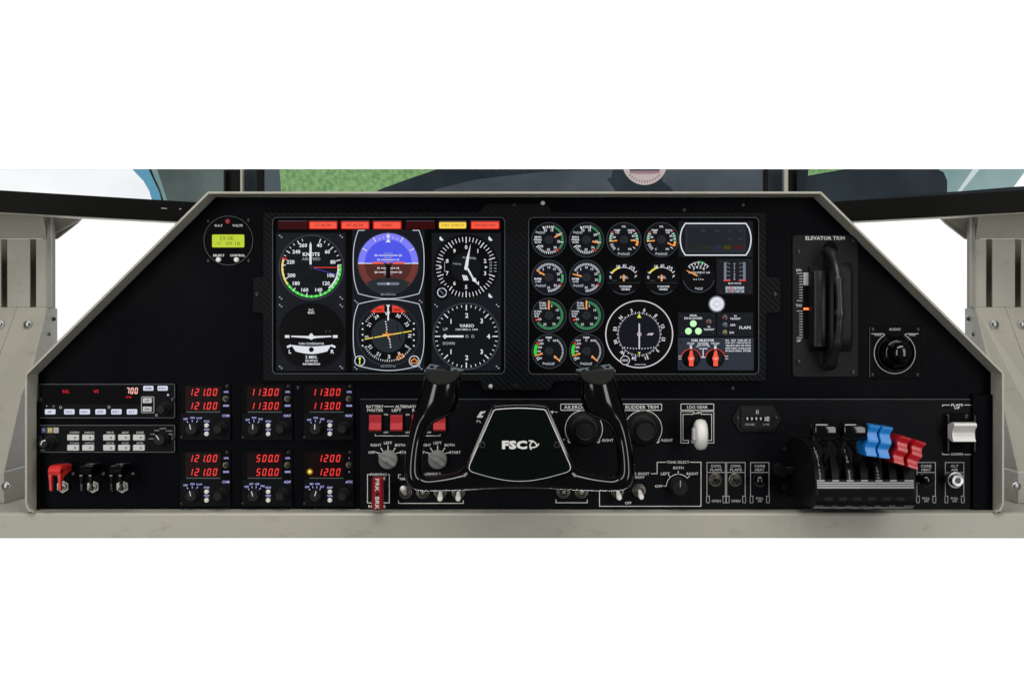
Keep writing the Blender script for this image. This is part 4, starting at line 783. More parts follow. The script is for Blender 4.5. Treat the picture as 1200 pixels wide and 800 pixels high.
# ---- six radios
RAD = [(211, 450, '121.00', '121.00', 'COM', 'com radio reading 121.00 set directly beside the autopilot unit', -12),
       (283, 450, '113.00', '113.00', 'NAV', 'nav radio reading 113.00 above the 500.0 radio', 0),
       (355, 450, '113.00', '113.00', 'NAV', 'nav radio reading 113.00 above the transponder', 0),
       (211, 527.3, '121.00', '121.00', 'COM', 'com radio reading 121.00 below another com radio', -12),
       (283, 527.3, '500.0', '500.0', 'ADF', 'adf radio reading 500.0', -15),
       (355, 527.3, '1200', '1200', 'ATC', 'transponder reading 1200 with a glowing amber lamp', 15)]
for x0, y0, d1, d2, nm, lab, pa in RAD:
    t = thing('radio_unit' if nm != 'ATC' else 'transponder', lab, 'radio' if nm != 'ATC' else 'transponder', x0+30, y0+65, 0, 'small radios in two rows')
    MB().box(x0+1, y0+33.5, x0+60, y0+65.5, .02, 4, .5).build('face_plate', 'subpanel', t)
    MB().box(x0+1, y0-.5, x0+60, y0+33.2, .02, 2.4, .3).build('display_bezel', 'void', t)
    MB().box(x0+7, y0+2.5, x0+48.5, y0+31.5, 2.42, 2.8).build('screen', 'digit_back', t)
    MB().rect(x0+8, y0+31.7, x0+48, y0+33, 3.2).build('screen_lip', 'edge_grey', t)
    mb = MB(); lead = {'121.00': 0, '113.00': 0, '500.0': 1, '1200': 1}[d1]
    for k, s_ in enumerate((d1, d2)):
        n_ = len(s_.replace('.', '')); seven(mb, s_, x0+45.8-n_*7.1, y0+5+16*k, 4.4, 8.4, 7.1, 1.05, 3, .2)
    mb.build('digits', 'digit_red', t)
    if nm == 'ATC':
        MB().disc(x0+8.5, y0+24.8, 3.6, 3, 20).build('lamp_halo', 'amber_halo', t); MB().lathe(x0+8.5, y0+24.8, [(1.7, 3.05), (1, 3.6), (.2, 3.7)], 14).build('lamp', 'amber_led', t, True)  # flat disc is the lamp's halo, painted as a dim glow
    mb = MB().text(nm, x0+54.5, y0+35.8+.8, 3, 4.2, W=8.2, bold=.02)
    if nm == 'ATC': mb.text('1', x0+54.5, y0+9, 2, 2.6).text('2', x0+54.5, y0+25, 2, 2.6)
    else: mb.text('XFR', x0+54.5, y0+9, 2.4, 2.6, W=6, bold=.02).text('MEM', x0+54.5, y0+25, 2.4, 2.6, W=6.4, bold=.02)
    labs = {'COM': (('OFF', -7.5, -11.5), ('ON', .5, -13), ('SQ OFF', 8.5, -12.4)), 'NAV': (('OFF', -7, -10.5), ('ON', .5, -13), ('HLD', 8.2, -11.5)), 'ADF': (('OFF', -8, -9.8), ('ANT', -2.6, -13), ('ADF', 4.2, -13), ('TONE', 10.4, -10.6)), 'ATC': (('OFF', -9.5, -9.5), ('SBY', -4, -13), ('ON', 2.6, -13), ('ALT', 8, -10))}[nm]
    kx, ky = x0+15, y0+52
    for s_, dx, dy in labs:
        mb.text(s_, kx+dx, ky+dy, 2.3, 4.2, W=5 if len(s_) < 5 else 6.4, bold=.03)
        L = math.hypot(dx, dy); mb.stroke([(kx+dx*.62, ky+dy*.62), (kx+dx*.8, ky+dy*.8)], .8, 4.2)
    for s_, yy in (('STO', 43.2), ('TEST', 53)) if nm != 'ATC' else (('IDENT', 43.2), ('VFR', 53)): mb.text(s_, x0+32.2, y0+yy, 2.3, 4.2, W=6.4, bold=.03)
    mb.build('lettering', 'legend_blue', t)
    knob(t, kx+1, ky, 7.6, 4, 14, 'selector_knob', ptr=pa); knob(t, x0+48.6, y0+51.4, 8, 4, 11, 'outer_knob'); knob(t, x0+48.6, y0+51.4, 5.7, 11.2, 22, 'inner_knob')
    for yy in (48, 57.8): MB().lathe(x0+32.4, y0+yy, [(2.7, 4.02), (2.7, 6.4), (2.1, 7), (.3, 7.1)], 18).build('push_button', 'white_plastic', t, True)
    q = hexnut(t, x0+54, y0+17, 4.3, 2.4, 4.4, 'dark_steel'); bat(t, (x0+54, y0+17, 4.5), (x0+53.6, y0+16.6, 12), 1.2, 1.6, 'steel')
    screw(t, x0+56, y0+2.4, 2.4, 2.3); screw(t, x0+3, y0+62, 4, 2)
# ================================================================ switch console (raised lower panel)
LP = 3.0
t_low = thing('switch_console', 'dark grey raised lower panel carrying switches and white lettering', 'panel', 784, 597, 0)
MB().prism([(422, 466.5), (1145, 466.5), (1145, 596), (422, 596)], .02, LP, .5).build('panel_plate', 'subpanel', t_low)
MB().rect(423, 467.1, 1136, 467.8, LP+.12).build('top_edge', 'edge_grey', t_low)
def ink(mb, nm='lettering', mt='ink'): mb.build(nm, mt, t_low)
hL = LP+.15
mb = MB().text('BATTERY', 439.8, 476, 3.3, hL, W=20, bold=.012).text('MASTER', 440, 480.3, 3.3, hL, W=18.5, bold=.012).text('ALTERNATOR', 478, 476, 3.3, hL, W=29, bold=.012).text('LEFT', 465, 480.3, 3.3, hL, W=11, bold=.012).rect(450.5, 475.6, 462, 476.3, hL).text('RIGHT', 490, 480.3, 3.3, hL, W=13, bold=.012)
for x in (452.6, 477.8, 502.8): mb.text('ON', x, 485.4, 2, hL, W=4.5).text('OFF', x, 506.2, 2, hL, W=5.5)
mb.stroke([(440, 508), (440, 510.2), (516, 510.2), (516, 508)], .7, hL); ink(mb)
mb = MB()
for cx in (455, 513):
    for s_, dx, dy, W in (('OFF', -19, -8.5, 8), ('RIGHT', -14, -17, 12.5), ('LEFT', 0, -19.5, 9.5), ('BOTH', 14, -17, 11.5), ('START', 20.5, -8.5, 13)): mb.text(s_, cx+dx, 538+dy, 3.1, hL, W=W, bold=.01)
    for dx, dy, ex, ey in ((-14.5, -8.6, -8, -7), (-8.5, -14, -5.5, -9), (0, -16.6, 0, -11), (8.5, -14, 5.5, -9), (14.5, -8.6, 8, -7)): mb.stroke([(cx+dx, 538+dy), (cx+ex, 538+ey)], .9, hL)
ink(mb)
mb = MB().stroke([(434, 555.3), (431, 555.3), (431, 588.5), (456.5, 588.5), (456.5, 555.3), (454.5, 555.3)], .8, hL).text('PARKING', 444, 555.3, 3, hL, W=19, bold=.01).text('BRAKE', 445, 560, 3, hL, W=13.5).text('RELEASE', 442, 592.6, 3, hL, W=20)
mb.stroke([(470, 555.5), (467.3, 555.5), (467.3, 560)], .8, hL).text('NAV', 473.5, 560.4, 3.1, hL, W=9).text('LIGHTS', 505, 555, 2.4, hL, W=14).text('ENGINE 2', 508.5, 554.3, 2.2, hL, W=16)
mb.stroke([(467.3, 585.5), (467.3, 589), (543, 589), (543, 585.5)], .8, hL).stroke([(651.4, 584.5), (651.4, 588.3), (688, 588.3), (688, 584.5)], .8, hL); ink(mb)
mb = MB().poly([(558.5, 489), (563, 482), (569.5, 481), (567.8, 483.6), (565.4, 484), (563.6, 487), (566.8, 486.4), (565.4, 489)], hL).text('P', 559.8, 493.4, 3, hL).text('L', 563, 493.4, 3, hL).poly([(645.2, 481.2), (649, 481.2), (647.1, 484.6)], hL).rect(650, 482, 653.2, 482.8, hL); ink(mb)
# trim legends
mb = MB()
for cx, s_, x0, x1 in ((684, 'AILERON TRIM', 657, 707), (753.5, 'RUDDER TRIM', 729, 775)):
    mb.stroke(rr(x0, 473.2, x1, 480.4, .5, 1), .8, hL, True).text(s_, (x0+x1)/2, 476.8, 4.1, hL, W=x1-x0-7.5, bold=.012)
    mb.arc(cx, 502.3, 21.4, 22.2, 4, 128, hL).arc(cx, 502.3, 21.4, 22.2, 232, 356, hL)
    for sg, s2 in ((1, 'RIGHT'), (-1, 'LEFT')): mb.poly([(cx+sg*14.8, 518.2), (cx+sg*19.6, 514.8), (cx+sg*18, 518.8)], hL).text(s2, cx+sg*(28 if sg > 0 else 27), 515.4, 3.1, hL, W=13 if sg > 0 else 10, bold=.01)
ink(mb)
# gear legend
mb = MB().stroke(rr(797.5, 473, 836, 480.2, .5, 1), .8, hL, True).text('LDG GEAR', 816.8, 476.6, 3.5, hL, W=24, bold=.01).text('UP', 816.6, 483.4, 3, hL, W=7)
mb.stroke([(812, 481.8), (797.5, 481.8), (797.5, 518.5), (806.5, 518.5), (806.5, 515.5), (800, 515.5), (800, 485), (812, 485), (812, 481.8)], .7, hL).stroke([(821, 481.8), (836, 481.8), (836, 518.5), (827, 518.5), (827, 515.5), (833.5, 515.5), (833.5, 485), (821, 485), (821, 481.8)], .7, hL).text('DOWN', 816.6, 517, 3, hL, W=13); ink(mb)
# tank select legend
mb = MB().stroke([(762.5, 554.4), (769.7, 554.4), (769.7, 541), (780.5, 541)], .8, hL).stroke([(808, 541), (821, 541), (821, 592.4), (702.3, 592.4), (702.3, 572)], .8, hL).text('TANK SELECT', 794.2, 541, 3, hL, W=26, bold=.01)
for s_, x, y, W in (('BOTH', 794.6, 547.6, 12), ('LEFT', 779.4, 554.4, 10.5), ('RIGHT', 811, 554.4, 13.5), ('OFF', 771.6, 569, 9), ('FUEL BOOST', 749, 554.4, 23), ('RIGHT', 749.5, 558.6, 11), ('OFF', 736, 588.6, 7.5), ('LEFT', 724, 558.6, 9)): mb.text(s_, x, y, 3, hL, W=W, bold=.012)
mb.stroke([(777, 569), (780.4, 569), pol(794.5, 569, 14.1, -80), pol(794.5, 569, 14.1, -60), pol(794.5, 569, 14.1, -40), pol(794.5, 569, 14.1, -20), pol(794.5, 569, 14.1, -5)], .8, hL).stroke([pol(794.5, 569, 14.1, 5), pol(794.5, 569, 14.1, 20), pol(794.5, 569, 14.1, 35), pol(794.5, 569, 14.1, 48), (808, 556.5)], .8, hL).stroke([(783, 556), (785.6, 559)], .8, hL).rect(794, 551, 794.9, 555, hL); ink(mb)
# pull knob boxes
for x, a, b_, c_ in ((839.2, 'COWL', 'FLAPS', 'OPEN'), (862.4, 'COWL', 'FLAPS', 'OPEN'), (890.3, 'CARB', 'HEAT', 'PULL'), (1085.3, 'CARB', 'HEAT', 'PULL'), (1118.6, 'ALT', 'AIR', 'PULL')):
    x = 600+(x-600)*.998; mb = MB().stroke([(x-7.4, 580.5), (x-10.8, 580.5), (x-10.8, 541.3), (x+10.8, 541.3), (x+10.8, 580.5), (x+7.4, 580.5)], .7, hL).rect(x-10.8, 552.6, x+10.8, 553.3, hL)
    for sg in (-1, 1): mb.stroke(rr(x+sg*9.6-1.7, 580.8, x+sg*9.6+1.7, 588.4, .8, 2), .6, hL, True)
    mb.text(a, x, 545.4, 3, hL, W=len(a)*3.1, bold=.02).text(b_, x, 549.8, 3, hL, W=len(b_)*2.75, bold=.02)
    if c_ == 'OPEN': mb.text(c_, x, 586.3, 3, hL, W=10.5, bold=.012)
    else: mb.text('PULL', x, 583.2, 2.6, hL, W=8.6, bold=.02).text('ON', x, 586.4, 2.6, hL, W=5, bold=.02)
    ink(mb, mt='ink_grey')
mb = MB().text('FLAPS', 1120.5, 474.2, 2.8, hL, W=14, bold=.02).text('UP', 1120.5, 477.6, 2.8, hL, W=6.4, bold=.02).stroke([(1112, 474.2), (1103.5, 474.2), (1103.5, 476)], .7, hL).stroke([(1129, 474.2), (1137.5, 474.2), (1137.5, 476)], .7, hL)
mb.text('DOWN', 1120.5, 531.6, 3, hL, W=13.5, bold=.02).stroke([(1112, 532), (1103.5, 532), (1103.5, 530)], .7, hL).stroke([(1129, 532), (1137.5, 532), (1137.5, 530)], .7, hL); ink(mb)
# ---- rocker switches
for x, lab in ((440.2, 'red rocker switch under BATTERY MASTER'), (465, 'red rocker switch under ALTERNATOR LEFT'), (490, 'red rocker switch mostly covered by the yoke grip'), (515.2, 'red rocker switch seen through the yoke opening')):
    t = thing('rocker_switch', lab, 'switch', x, 505, LP, 'red rocker switches')
    MB().prism(rr(x-8.6, 483.6, x+8.6, 507.6, 1, 2), LP+.02, LP+2.2, .5).build('frame', 'black_plastic', t)
    prof = [(486, LP+2.25), (485.8, LP+5), (487, LP+6.5), (495, LP+5), (502.5, LP+8), (504.3, LP+6.5), (504.6, LP+2.25)]
    MB().loft([[(xx, y, h) for y, h in prof] for xx in (x-7, x+7)]).build('rocker', 'rocker_red', t, True, 20)
# ---- magneto knobs
for x, lab in ((455, 'grey magneto rotary switch above the parking brake handle'), (513, 'grey magneto rotary switch inside the yoke opening')):
    t = thing('magneto_switch', lab, 'rotary switch', x, 538, LP, 'grey magneto rotary switches')
    MB().lathe(x, 538, [(11.2, LP+.02), (11, LP+6), (10.2, LP+7.4), (9.6, LP+7.6)], 40).build('knob_base', 'knob_grey', t, True)
    c = [(-10.5, -7.4), (-3, -3.6), (2.5, -2.6), (10, 4.2), (9.2, 7.2), (5, 6.6), (0, 3), (-4, 1.8), (-9.6, -2.6)]
    MB().prism([(x+a, 538+b_) for a, b_ in c], LP+7.62, LP+16, 1.2).build('knob_handle', 'knob_grey', t)
# ---- parking brake handle
t = thing('parking_brake_handle', 'upright red PRK BRK pull handle in front of the beige ledge', 'handle', 443, 597, LP)
bar = rr(439.4, 555, 452.6, 593, 3.5, 4)
MB().prism(bar, 32, 40, 2.2).build('handle_bar', 'red_dark', t, False)
MB().lathe(446, 574, [(4, LP), (4, 32.1)], 16).build('pull_rod', 'steel', t, True)
MB().text('PRK', 445.9, 564, 4.6, 40.3, W=14.5, bold=.015, rot=90).text('BRK', 445.9, 584.5, 4.6, 40.3, W=14.5, bold=.015, rot=90).build('lettering', 'ink', t)
MB().lathe(446, 574.2, [(1.9, 40), (1.9, 40.5), (1, 40.6)], 12).build('set_screw', 'screw_black', t)
# ---- toggle switches
TG = [(475, 576.5, 'u', 'toggle switch with white tip pushed up beside the parking brake'), (495.6, 576.5, 'n', 'toggle switch half hidden under the yoke corner beside the one pushed up'), (516, 576.5, 'd', 'white tipped toggle switch pushed down beneath the grey magneto switch in the yoke opening'), (537, 576.5, 'd', 'white tipped toggle switch pushed down at the bracket end beneath the yoke hub'),
      (660.2, 576, 'n', 'small ringed toggle switch under the yoke rim nearer the yoke hub'), (681.4, 576, 'u2', 'small ringed toggle switch under the yoke rim beside the boost switches'), (723.5, 575.2, 'd', 'white tipped boost switch right under the yoke rim'), (749, 574.5, 'd', 'white tipped boost switch next to the tank selector')]
for x, y, st, lab in TG:
    t = thing('toggle_switch', lab, 'switch', x, y, LP, 'toggle switches along the lower edge')
    MB().lathe(x, y, [(7.8, LP+.02), (7.8, LP+.8), (7, LP+1.2), (5.6, LP+1.2), (5.4, LP+3.6), (4.4, LP+4), (3.4, LP+3), (1, LP+2.6)], 28).build('bushing', 'dark_steel', t, True, 30)
    if st == 'u': bat(t, (x-.3, y+1, LP+3), (x-1.5, y-8, 24), 2.2, 4.2, 'white_plastic')
    elif st == 'd': bat(t, (x+.2, y, LP+3), (x+.8, y+6.5, 24), 2, 3.9, 'white_plastic')
    elif st == 'u2': bat(t, (x, y+.5, LP+3), (x, y-5, 15), 2, 3.4, 'white_plastic')
    else: bat(t, (x, y+.5, LP+3), (x+.6, y-1, 12), 1.9, 2.5, 'knob_grey')
# ---- trim knobs
for x, lab in ((684, 'big black AILERON TRIM knob behind the yoke'), (753.5, 'big black RUDDER TRIM knob beside the yoke')):
    t = thing('trim_knob', lab, 'knob', x, 502, LP, 'round trim knobs')
    q = MB().lathe(x, 502.3, [(20, LP+.02), (20, LP+3), (18.5, LP+7), (15.5, LP+10), (14, LP+11)], 48).build('knob_skirt', 'black_soft', t, True, 40)
    MB().lathe(x, 502.3, [(13.2, LP+10.5), (12.2, LP+30), (11, LP+32), (9.6, LP+31), (1, LP+31)], 56, flute=(0, 1), fd=.05).build('knob_cap', 'black_soft', q, True, 25)
    MB().poly([(x-1.8, 489.6), (x+1.8, 489.6), (x, 484.2)], LP+8.6).xf(lambda a, b_, c: (a, b_, c+(489.6-b_)*-.55+1.6)).build('index_mark', 'ink', q)
# ---- landing gear lever
t = thing('landing_gear_lever', 'white wheel shaped landing gear lever knob', 'lever', 813, 520, LP)
MB().prism(rr(810, 488, 817.5, 512, 2, 3), LP+.02, LP+.6).build('lever_slot', 'void', t)
MB().bar3((813.5, 500, LP), (813.5, 505.5, 42), 5, 7).build('lever_arm', 'steel', t)
prof = [(7, .1), (7, 8), (6.6, 13.5), (4.6, 16.6), (0, 17.7), (-4.6, 16.6), (-6.6, 13.5), (-7, 8), (-7, .1)]
v = []; n = 36; f = []
mb = MB()
for a_, r in prof: v += [(815+a_, 506+r*sin(2*pi*i/n), 44+r*cos(2*pi*i/n)) for i in range(n)]
for k in range(len(prof)-1):
    for i in range(n): j = (i+1) % n; f.append((k*n+i, k*n+j, k*n+n+j, k*n+n+i))
mb.add(v, f).build('wheel_knob', 'white_plastic', t, True, 50)
MB().box(806, 499, 808.2, 512, 36, 50, .5).build('hub_cap', 'white_plastic', t)
# ---- hour meter
t = thing('hour_meter', 'small hexagonal hour meter with rolling digits', 'meter', 886, 506, LP)
MB().prism(round_poly([(857, 490.5), (866, 475), (906, 475), (915.5, 490.5), (907, 505.5), (865.5, 505.5)], 2, 3), LP+.02, LP+2.5, .5).build('bezel', 'black_plastic', t)
MB().prism(rr(867.5, 477.6, 903.6, 502.2, .8, 2), LP+2.52, LP+4.5, .5).build('case', 'black_soft', t)
MB().rect(872, 487.6, 900.5, 493, LP+4.62).build('digit_window', 'void', t)
mb = MB()
for i, ch in enumerate('99992'): mb.text(ch, 875+i*5.2, 490.3, 3.8, LP+4.8, W=2.4)
mb.build('digits', 'ink', t); MB().rect(897.3, 487.8, 900.4, 492.8, LP+4.75).build('tenths_wheel', 'white_button', t); MB().text('0', 898.9, 490.3, 3.4, LP+4.9, W=1.8).build('tenths_digit', 'red_dark', t)
MB().text('8', 886.6, 482.3, 5, LP+4.7, W=3.6, bold=0).build('maker_mark', 'ink_grey', t); MB().text('HOURS', 878, 496.8, 2.4, LP+4.7, W=11, bold=0).text('1/10', 897, 496.8, 2.4, LP+4.7, W=6.5, bold=0).build('lettering', 'ink_grey', t)
for x in (863.4, 908.4): screw(t, x, 489.8, LP+2.5, 2.8)
# ---- tank selector
t = thing('tank_selector_knob', 'black TANK SELECT knob with one white line', 'knob', 794.5, 569, LP)
o = MB().lathe(794.5, 569, [(11, LP+.02), (11, LP+3), (10.2, LP+4), (9.6, LP+18), (8.4, LP+19.6), (1, LP+19.8)], 44, flute=(2, 3), fd=.05).build('knob_body', 'black_soft', t, True, 25)
MB().rect(794.2, 560.4, 795.2, 568, LP+20.2).build('pointer_line', 'ink_grey', o)
# ---- cowl flap switches, carb heat, alternate air
for x, lab in ((839.2, 'ringed COWL FLAPS switch beside the tank selector'), (862.4, 'ringed COWL FLAPS switch beside the carb heat knob')):
    x = 600+(x-600)*.997
    t = thing('cowl_flap_switch', lab, 'switch', x, 563, LP, 'cowl flap switches')
    MB().lathe(x, 562, [(8, LP+.02), (8, LP+1), (7, LP+1.6), (5.8, LP+1.4), (5.4, LP+4), (4.4, LP+4.4), (3.6, LP+3)], 32).build('bushing', 'dark_steel', t, True, 30)
    bat(t, (x, 562, LP+3), (x+.6, 562.4, 16), 2, 3.2, 'black_plastic')
for x, lab in ((890.6, 'black CARB HEAT pull knob beside the cowl flap switches'), (1085.8, 'black CARB HEAT pull knob beside the ALT AIR knob')):
    x = 600+(x-600)*.985
    t = thing('carb_heat_knob', lab, 'knob', x, 560, LP, 'black carb heat knobs')
    MB().lathe(x, 560.5, [(6, LP+.02), (6, LP+4), (3, LP+4.2), (3, LP+14), (6.6, LP+15), (8, LP+19), (7.8, LP+23), (6, LP+27), (3, LP+29), (.4, LP+29.5)], 32).build('pull_knob', 'gloss_black', t, True, 40)
x = 600+(1121-600)*.985
t = thing('alternate_air_knob', 'machined silver ALT AIR pull knob', 'knob', x, 560, LP)
MB().lathe(x, 560, [(7, LP+.02), (7, LP+4), (4, LP+4.2), (4, LP+14), (9.6, LP+14.5), (9.8, LP+19), (9.2, LP+20), (7.6, LP+20.2), (7.2, LP+26), (6.4, LP+27), (3.4, LP+27), (3, LP+24)], 40).build('pull_knob', 'chrome', t, True, 30)
MB().lathe(x, 560, [(2.8, LP+24), (2.6, LP+27.2), (.4, LP+27.3)], 20).build('centre_screw', 'screw_black', t, True)
# ---- flap lever
t = thing('flap_lever', 'white flap lever in a tall black slot', 'lever', 1121, 531, LP)
MB().prism(rr(1104.5, 483.5, 1143, 530, 1, 2), LP+.02, LP+1.2, .3).build('slot_plate', 'void', t)
for x0 in (1107.5, 1138.5): MB().prism([(x0, 486), (x0+1.6, 486), (x0+1.6, 528), (x0, 528)], LP+1.22, LP+9).build('slot_cheek', 'black_plastic', t)
prof = [(494, 20), (493, 27), (494, 33), (496.5, 34.5), (498.7, 33.5), (501, 29), (505, 27), (511, 28.5), (515, 31), (515.5, 27), (512, 12), (498, 8)]
MB().loft([[(xx, y, h) for y, h in prof] for xx in (1107.5, 1133.5)]).build('lever_handle', 'white_plastic', t, True, 40)
MB().bar3((1119, 508, LP), (1119, 503, 20), 12, 9).build('lever_arm', 'black_soft', t)
for x, y in ((1109, 487.5), (1131, 487.5)): screw(t, x+1, y, LP+1.2, 2.8)
# ================================================================ throttle quadrant
t = thing('throttle_quadrant', 'black throttle quadrant with six levers, white striped front and coloured knobs', 'throttle quadrant', 982, 583, LP)
prof = [(512, LP+.02), (510.5, 40), (511.5, 62), (516, 88), (524, 104), (535, 114), (548, 119), (560, 121), (572, 120), (577, 117.5), (580.4, 112), (582.2, 104), (583, LP+.02)]
x0, x1 = 928, 1036
slots = [942+15.6*i for i in range(6)]
# drum built in strips so the lever slots are real gaps
edges = [x0]+[e for s_ in slots for e in (s_-4.2, s_+4.2)]+[x1]
for k in range(0, len(edges), 2):
    a_, b_ = edges[k], edges[k+1]
    MB().loft([[(xx, y, h) for y, h in prof] for xx in (a_, b_)]).build('drum_strip', 'drum_black', t, True, 30)
inner = [(514, LP+.03), (513, 40), (514, 58), (519, 80), (527, 96), (540, 104), (549, 105.5), (549.5, 119), (560, 121), (572, 120), (579, 115), (582.5, 104), (583, LP+.03)]
for s_ in slots: MB().loft([[(xx, y, h) for y, h in inner] for xx in (s_-4.15, s_+4.15)]).build('slot_floor', 'black_soft', t)
def ff(y):                                   # height of the drum face at y
    for (ya, ha), (yb, hb) in zip(prof[3:], prof[4:]):
        if ya <= y <= yb: return ha+(hb-ha)*(y-ya)/(yb-ya)
    return 121
for i, y in enumerate((550.4, 552.8, 555.2, 557.6)):
    mb = MB()
    if i == 0:
        for k in range(0, len(edges), 2): mb.add([(max(edges[k], 929.5), y-.9, ff(y-.9)+.25), (min(edges[k+1], 1034), y-.9, ff(y-.9)+.25), (min(edges[k+1], 1034), y+.75, ff(y+.75)+.25), (max(edges[k], 929.5), y+.75, ff(y+.75)+.25)], [(0, 1, 2, 3)])
        split_build(mb, 'stripe', 'stripe_grey', t); continue
    mb.add([(929.5, y-.9, ff(y-.9)+.25), (1034, y-.9, ff(y-.9)+.25), (1034, y+.75, ff(y+.75)+.25), (929.5, y+.75, ff(y+.75)+.25)], [(0, 1, 2, 3)]); mb.build('stripe', 'stripe_grey', t)
MB().add([(xx, y, ff(y)+.2) for xx in (931, 1033) for y in (559.6, 567.8)], [(0, 1, 3, 2)]).build('front_label', 'subpanel', t)
def drum_text(s_, x, y0, y1, sz):
    mb = MB(); n_ = len(s_)
    for i, ch in enumerate(s_):
        if ch != ' ': mb.text(ch, x, y0+(y1-y0)*(i+.5)/n_, sz, 0, bold=.01, rot=0)
    return mb.xf(lambda a, b_, c: (a, b_, ff(b_)+.3))
drum_text('THROTTLE CLOSE', 933.2, 517, 549, 2.1).build('lettering', 'ink_grey', t); drum_text('HI RPM   DECR', 965.2, 517, 549, 2.4).build('lettering', 'ink_grey', t); drum_text('LEAN', 996, 535, 549, 2.2).build('lettering', 'ink_grey', t)
# levers
def lever_arm(parent, s_, tip): return MB().bar3((s_, 535, 96), tip, 3.2, 11).build('lever', 'dark_steel', parent)
for s_, xa, xb in ((slots[0], 920.5, 947.6), (slots[1], 951.6, 979)):
    q = lever_arm(t, s_, (s_, 497, 128))
    prof2 = [(0, .1), (.0, 7), (.7, 9.2), (2, 10.8), (4, 11.4)]; L = xb-xa; pr = prof2+[(L-4, 11.4), (L-2, 10.8), (L-.7, 9.2), (L, 7), (L, .1)]
    v = []; f = []; n = 32
    for a_, r in pr: v += [(xa+a_, 495+r*sin(2*pi*i/n), 132+r*cos(2*pi*i/n)) for i in range(n)]
    for k in range(len(pr)-1):
        for i in range(n): j = (i+1) % n; f.append((k*n+i, k*n+j, k*n+n+j, k*n+n+i))
    MB().add(v, f).build('throttle_grip', 'gloss_black', q, True, 40)
def wavy(cx, cy, wd, ht, rot):
    pts = []; n = 16
    for sg in (1, -1):
        for i in range(n+1):
            u = i/n if sg > 0 else 1-i/n
            pts.append((sg*wd/2+1.1*cos(u*4*pi), -ht/2+ht*u))
    c, s_ = cos(radians(rot)), sin(radians(rot)); return [(cx+a*c-b_*s_, cy+a*s_+b_*c) for a, b_ in pts]
for s_, cx, cy, hh, rot, mt in ((slots[2], 983.4, 505.6, 140, 6, 'blue_knob'), (slots[3], 997.2, 507.6, 140, 6, 'blue_knob'), (slots[4], 1015.4, 516, 138, 16, 'red_knob'), (slots[5], 1030.6, 520.6, 138, 18, 'red_knob')):
    q = lever_arm(t, s_, (cx, cy+8, hh-26))
    ht = 32.5 if mt == 'blue_knob' else 29; wd = 12.6; N = 26; secs = []; cr_, sr_ = cos(radians(rot)), sin(radians(rot))
    for i in range(-1, N+2):
        u = min(1, max(0, i/N)); e = .82 if i in (-1, N+1) else 1          # small end chamfer
        dx = 1.0*cos(u*4*pi); dh = 1.0*cos(u*4*pi); yy = -ht/2+ht*u+(-1 if i < 0 else 1 if i > N else 0)
        ring_ = []
        for sx, sh in ((-1, -1), (1, -1), (1, .86), (.86, 1), (-.86, 1), (-1, .86)):
            X_ = sx*wd/2*e+dx; H_ = hh-16+sh*16*e+(dh if sh > 0 else 0)
            ring_.append((cx+X_*cr_-yy*sr_, cy+X_*sr_+yy*cr_, H_))
        secs.append(ring_)
    MB().loft(secs).build('lever_knob', mt, q, True, 38)
knob(t, 912.5, 550.5, 8, LP, 24, 'friction_knob', 'black_plastic', fl=9)
MB().box(918, 546, 928, 555, LP+.05, 14, 1).build('friction_bracket', 'black_soft', t)
for y in (526.5, 570.5): screw(t, 919.8, y, LP, 3)
# ================================================================ control yoke
HY = 112.0
yk = lambda x, h=HY: x                       # pixel positions below are as seen; the frame scale at HY puts them in depth
t = thing('control_yoke', 'glossy black control yoke with twin grips and FSC hub plate', 'yoke', 609, 520, LP, hs=HY)
def sect(l, r, depth, h, n=20, sq=2.0):
    cx = ((l[0]+r[0])/2, (l[1]+r[1])/2); ux = (r[0]-l[0])/2, (r[1]-l[1])/2; o = []
    for i in range(n):
        a = 2*pi*i/n; c = abs(cos(a))**(2/sq)*(1 if cos(a) >= 0 else -1); s_ = abs(sin(a))**(2/sq)*(1 if sin(a) >= 0 else -1)
        o.append((cx[0]+ux[0]*c, cx[1]+ux[1]*c, h+depth*s_))
    return o
GR = [((499.5, 432.5), (541.5, 436), 17, HY+8), ((497.8, 440), (541, 443), 18.5, HY+8), ((495.4, 449), (540.2, 452), 19, HY+7), ((492.5, 458), (538.6, 463), 19, HY+6), ((489.6, 468), (536.8, 473), 18.5, HY+5), ((487, 476), (534.5, 481), 17.5, HY+4), ((485, 483), (527, 487.5), 16, HY+3), ((483.4, 489), (512, 493), 14.5, HY+2), ((481.4, 498), (503, 500), 13, HY+1), ((479, 510), (498.5, 511.5), 12.5, HY), ((476.8, 522), (496, 523), 12.5, HY), ((474.9, 536), (494.5, 536), 12.5, HY), ((473.9, 548), (494.2, 547), 12.5, HY),
      ((473.8, 556), (494.5, 552), 12.5, HY), ((475.6, 564.5), (495.8, 555.5), 12.5, HY), ((480, 570.6), (498.5, 557.4), 12.5, HY), ((486.5, 574), (502.5, 558.2), 12.5, HY), ((495, 575.4), (507, 558), 12.5, HY), ((510, 575.5), (516, 556.5), 12.5, HY), ((528, 575), (530, 554), 12.8, HY), ((545, 574.4), (544, 549.5), 13, HY), ((560, 573.4), (559, 549), 13, HY), ((585, 572), (584, 550), 12.5, HY), ((609, 571.4), (609, 551), 12.5, HY)]
full = [sect(l, r, d, h) for l, r, d, h in GR]
mir = [[(1218-p[0], p[1], p[2]) for p in s_] for s_ in full]
rim_o = MB().loft(full+mir[::-1][1:]).build('yoke_rim', 'gloss_black', t, True, 80)
sub = rim_o.modifiers.new('smooth', 'SUBSURF'); sub.levels = 1; sub.render_levels = 3
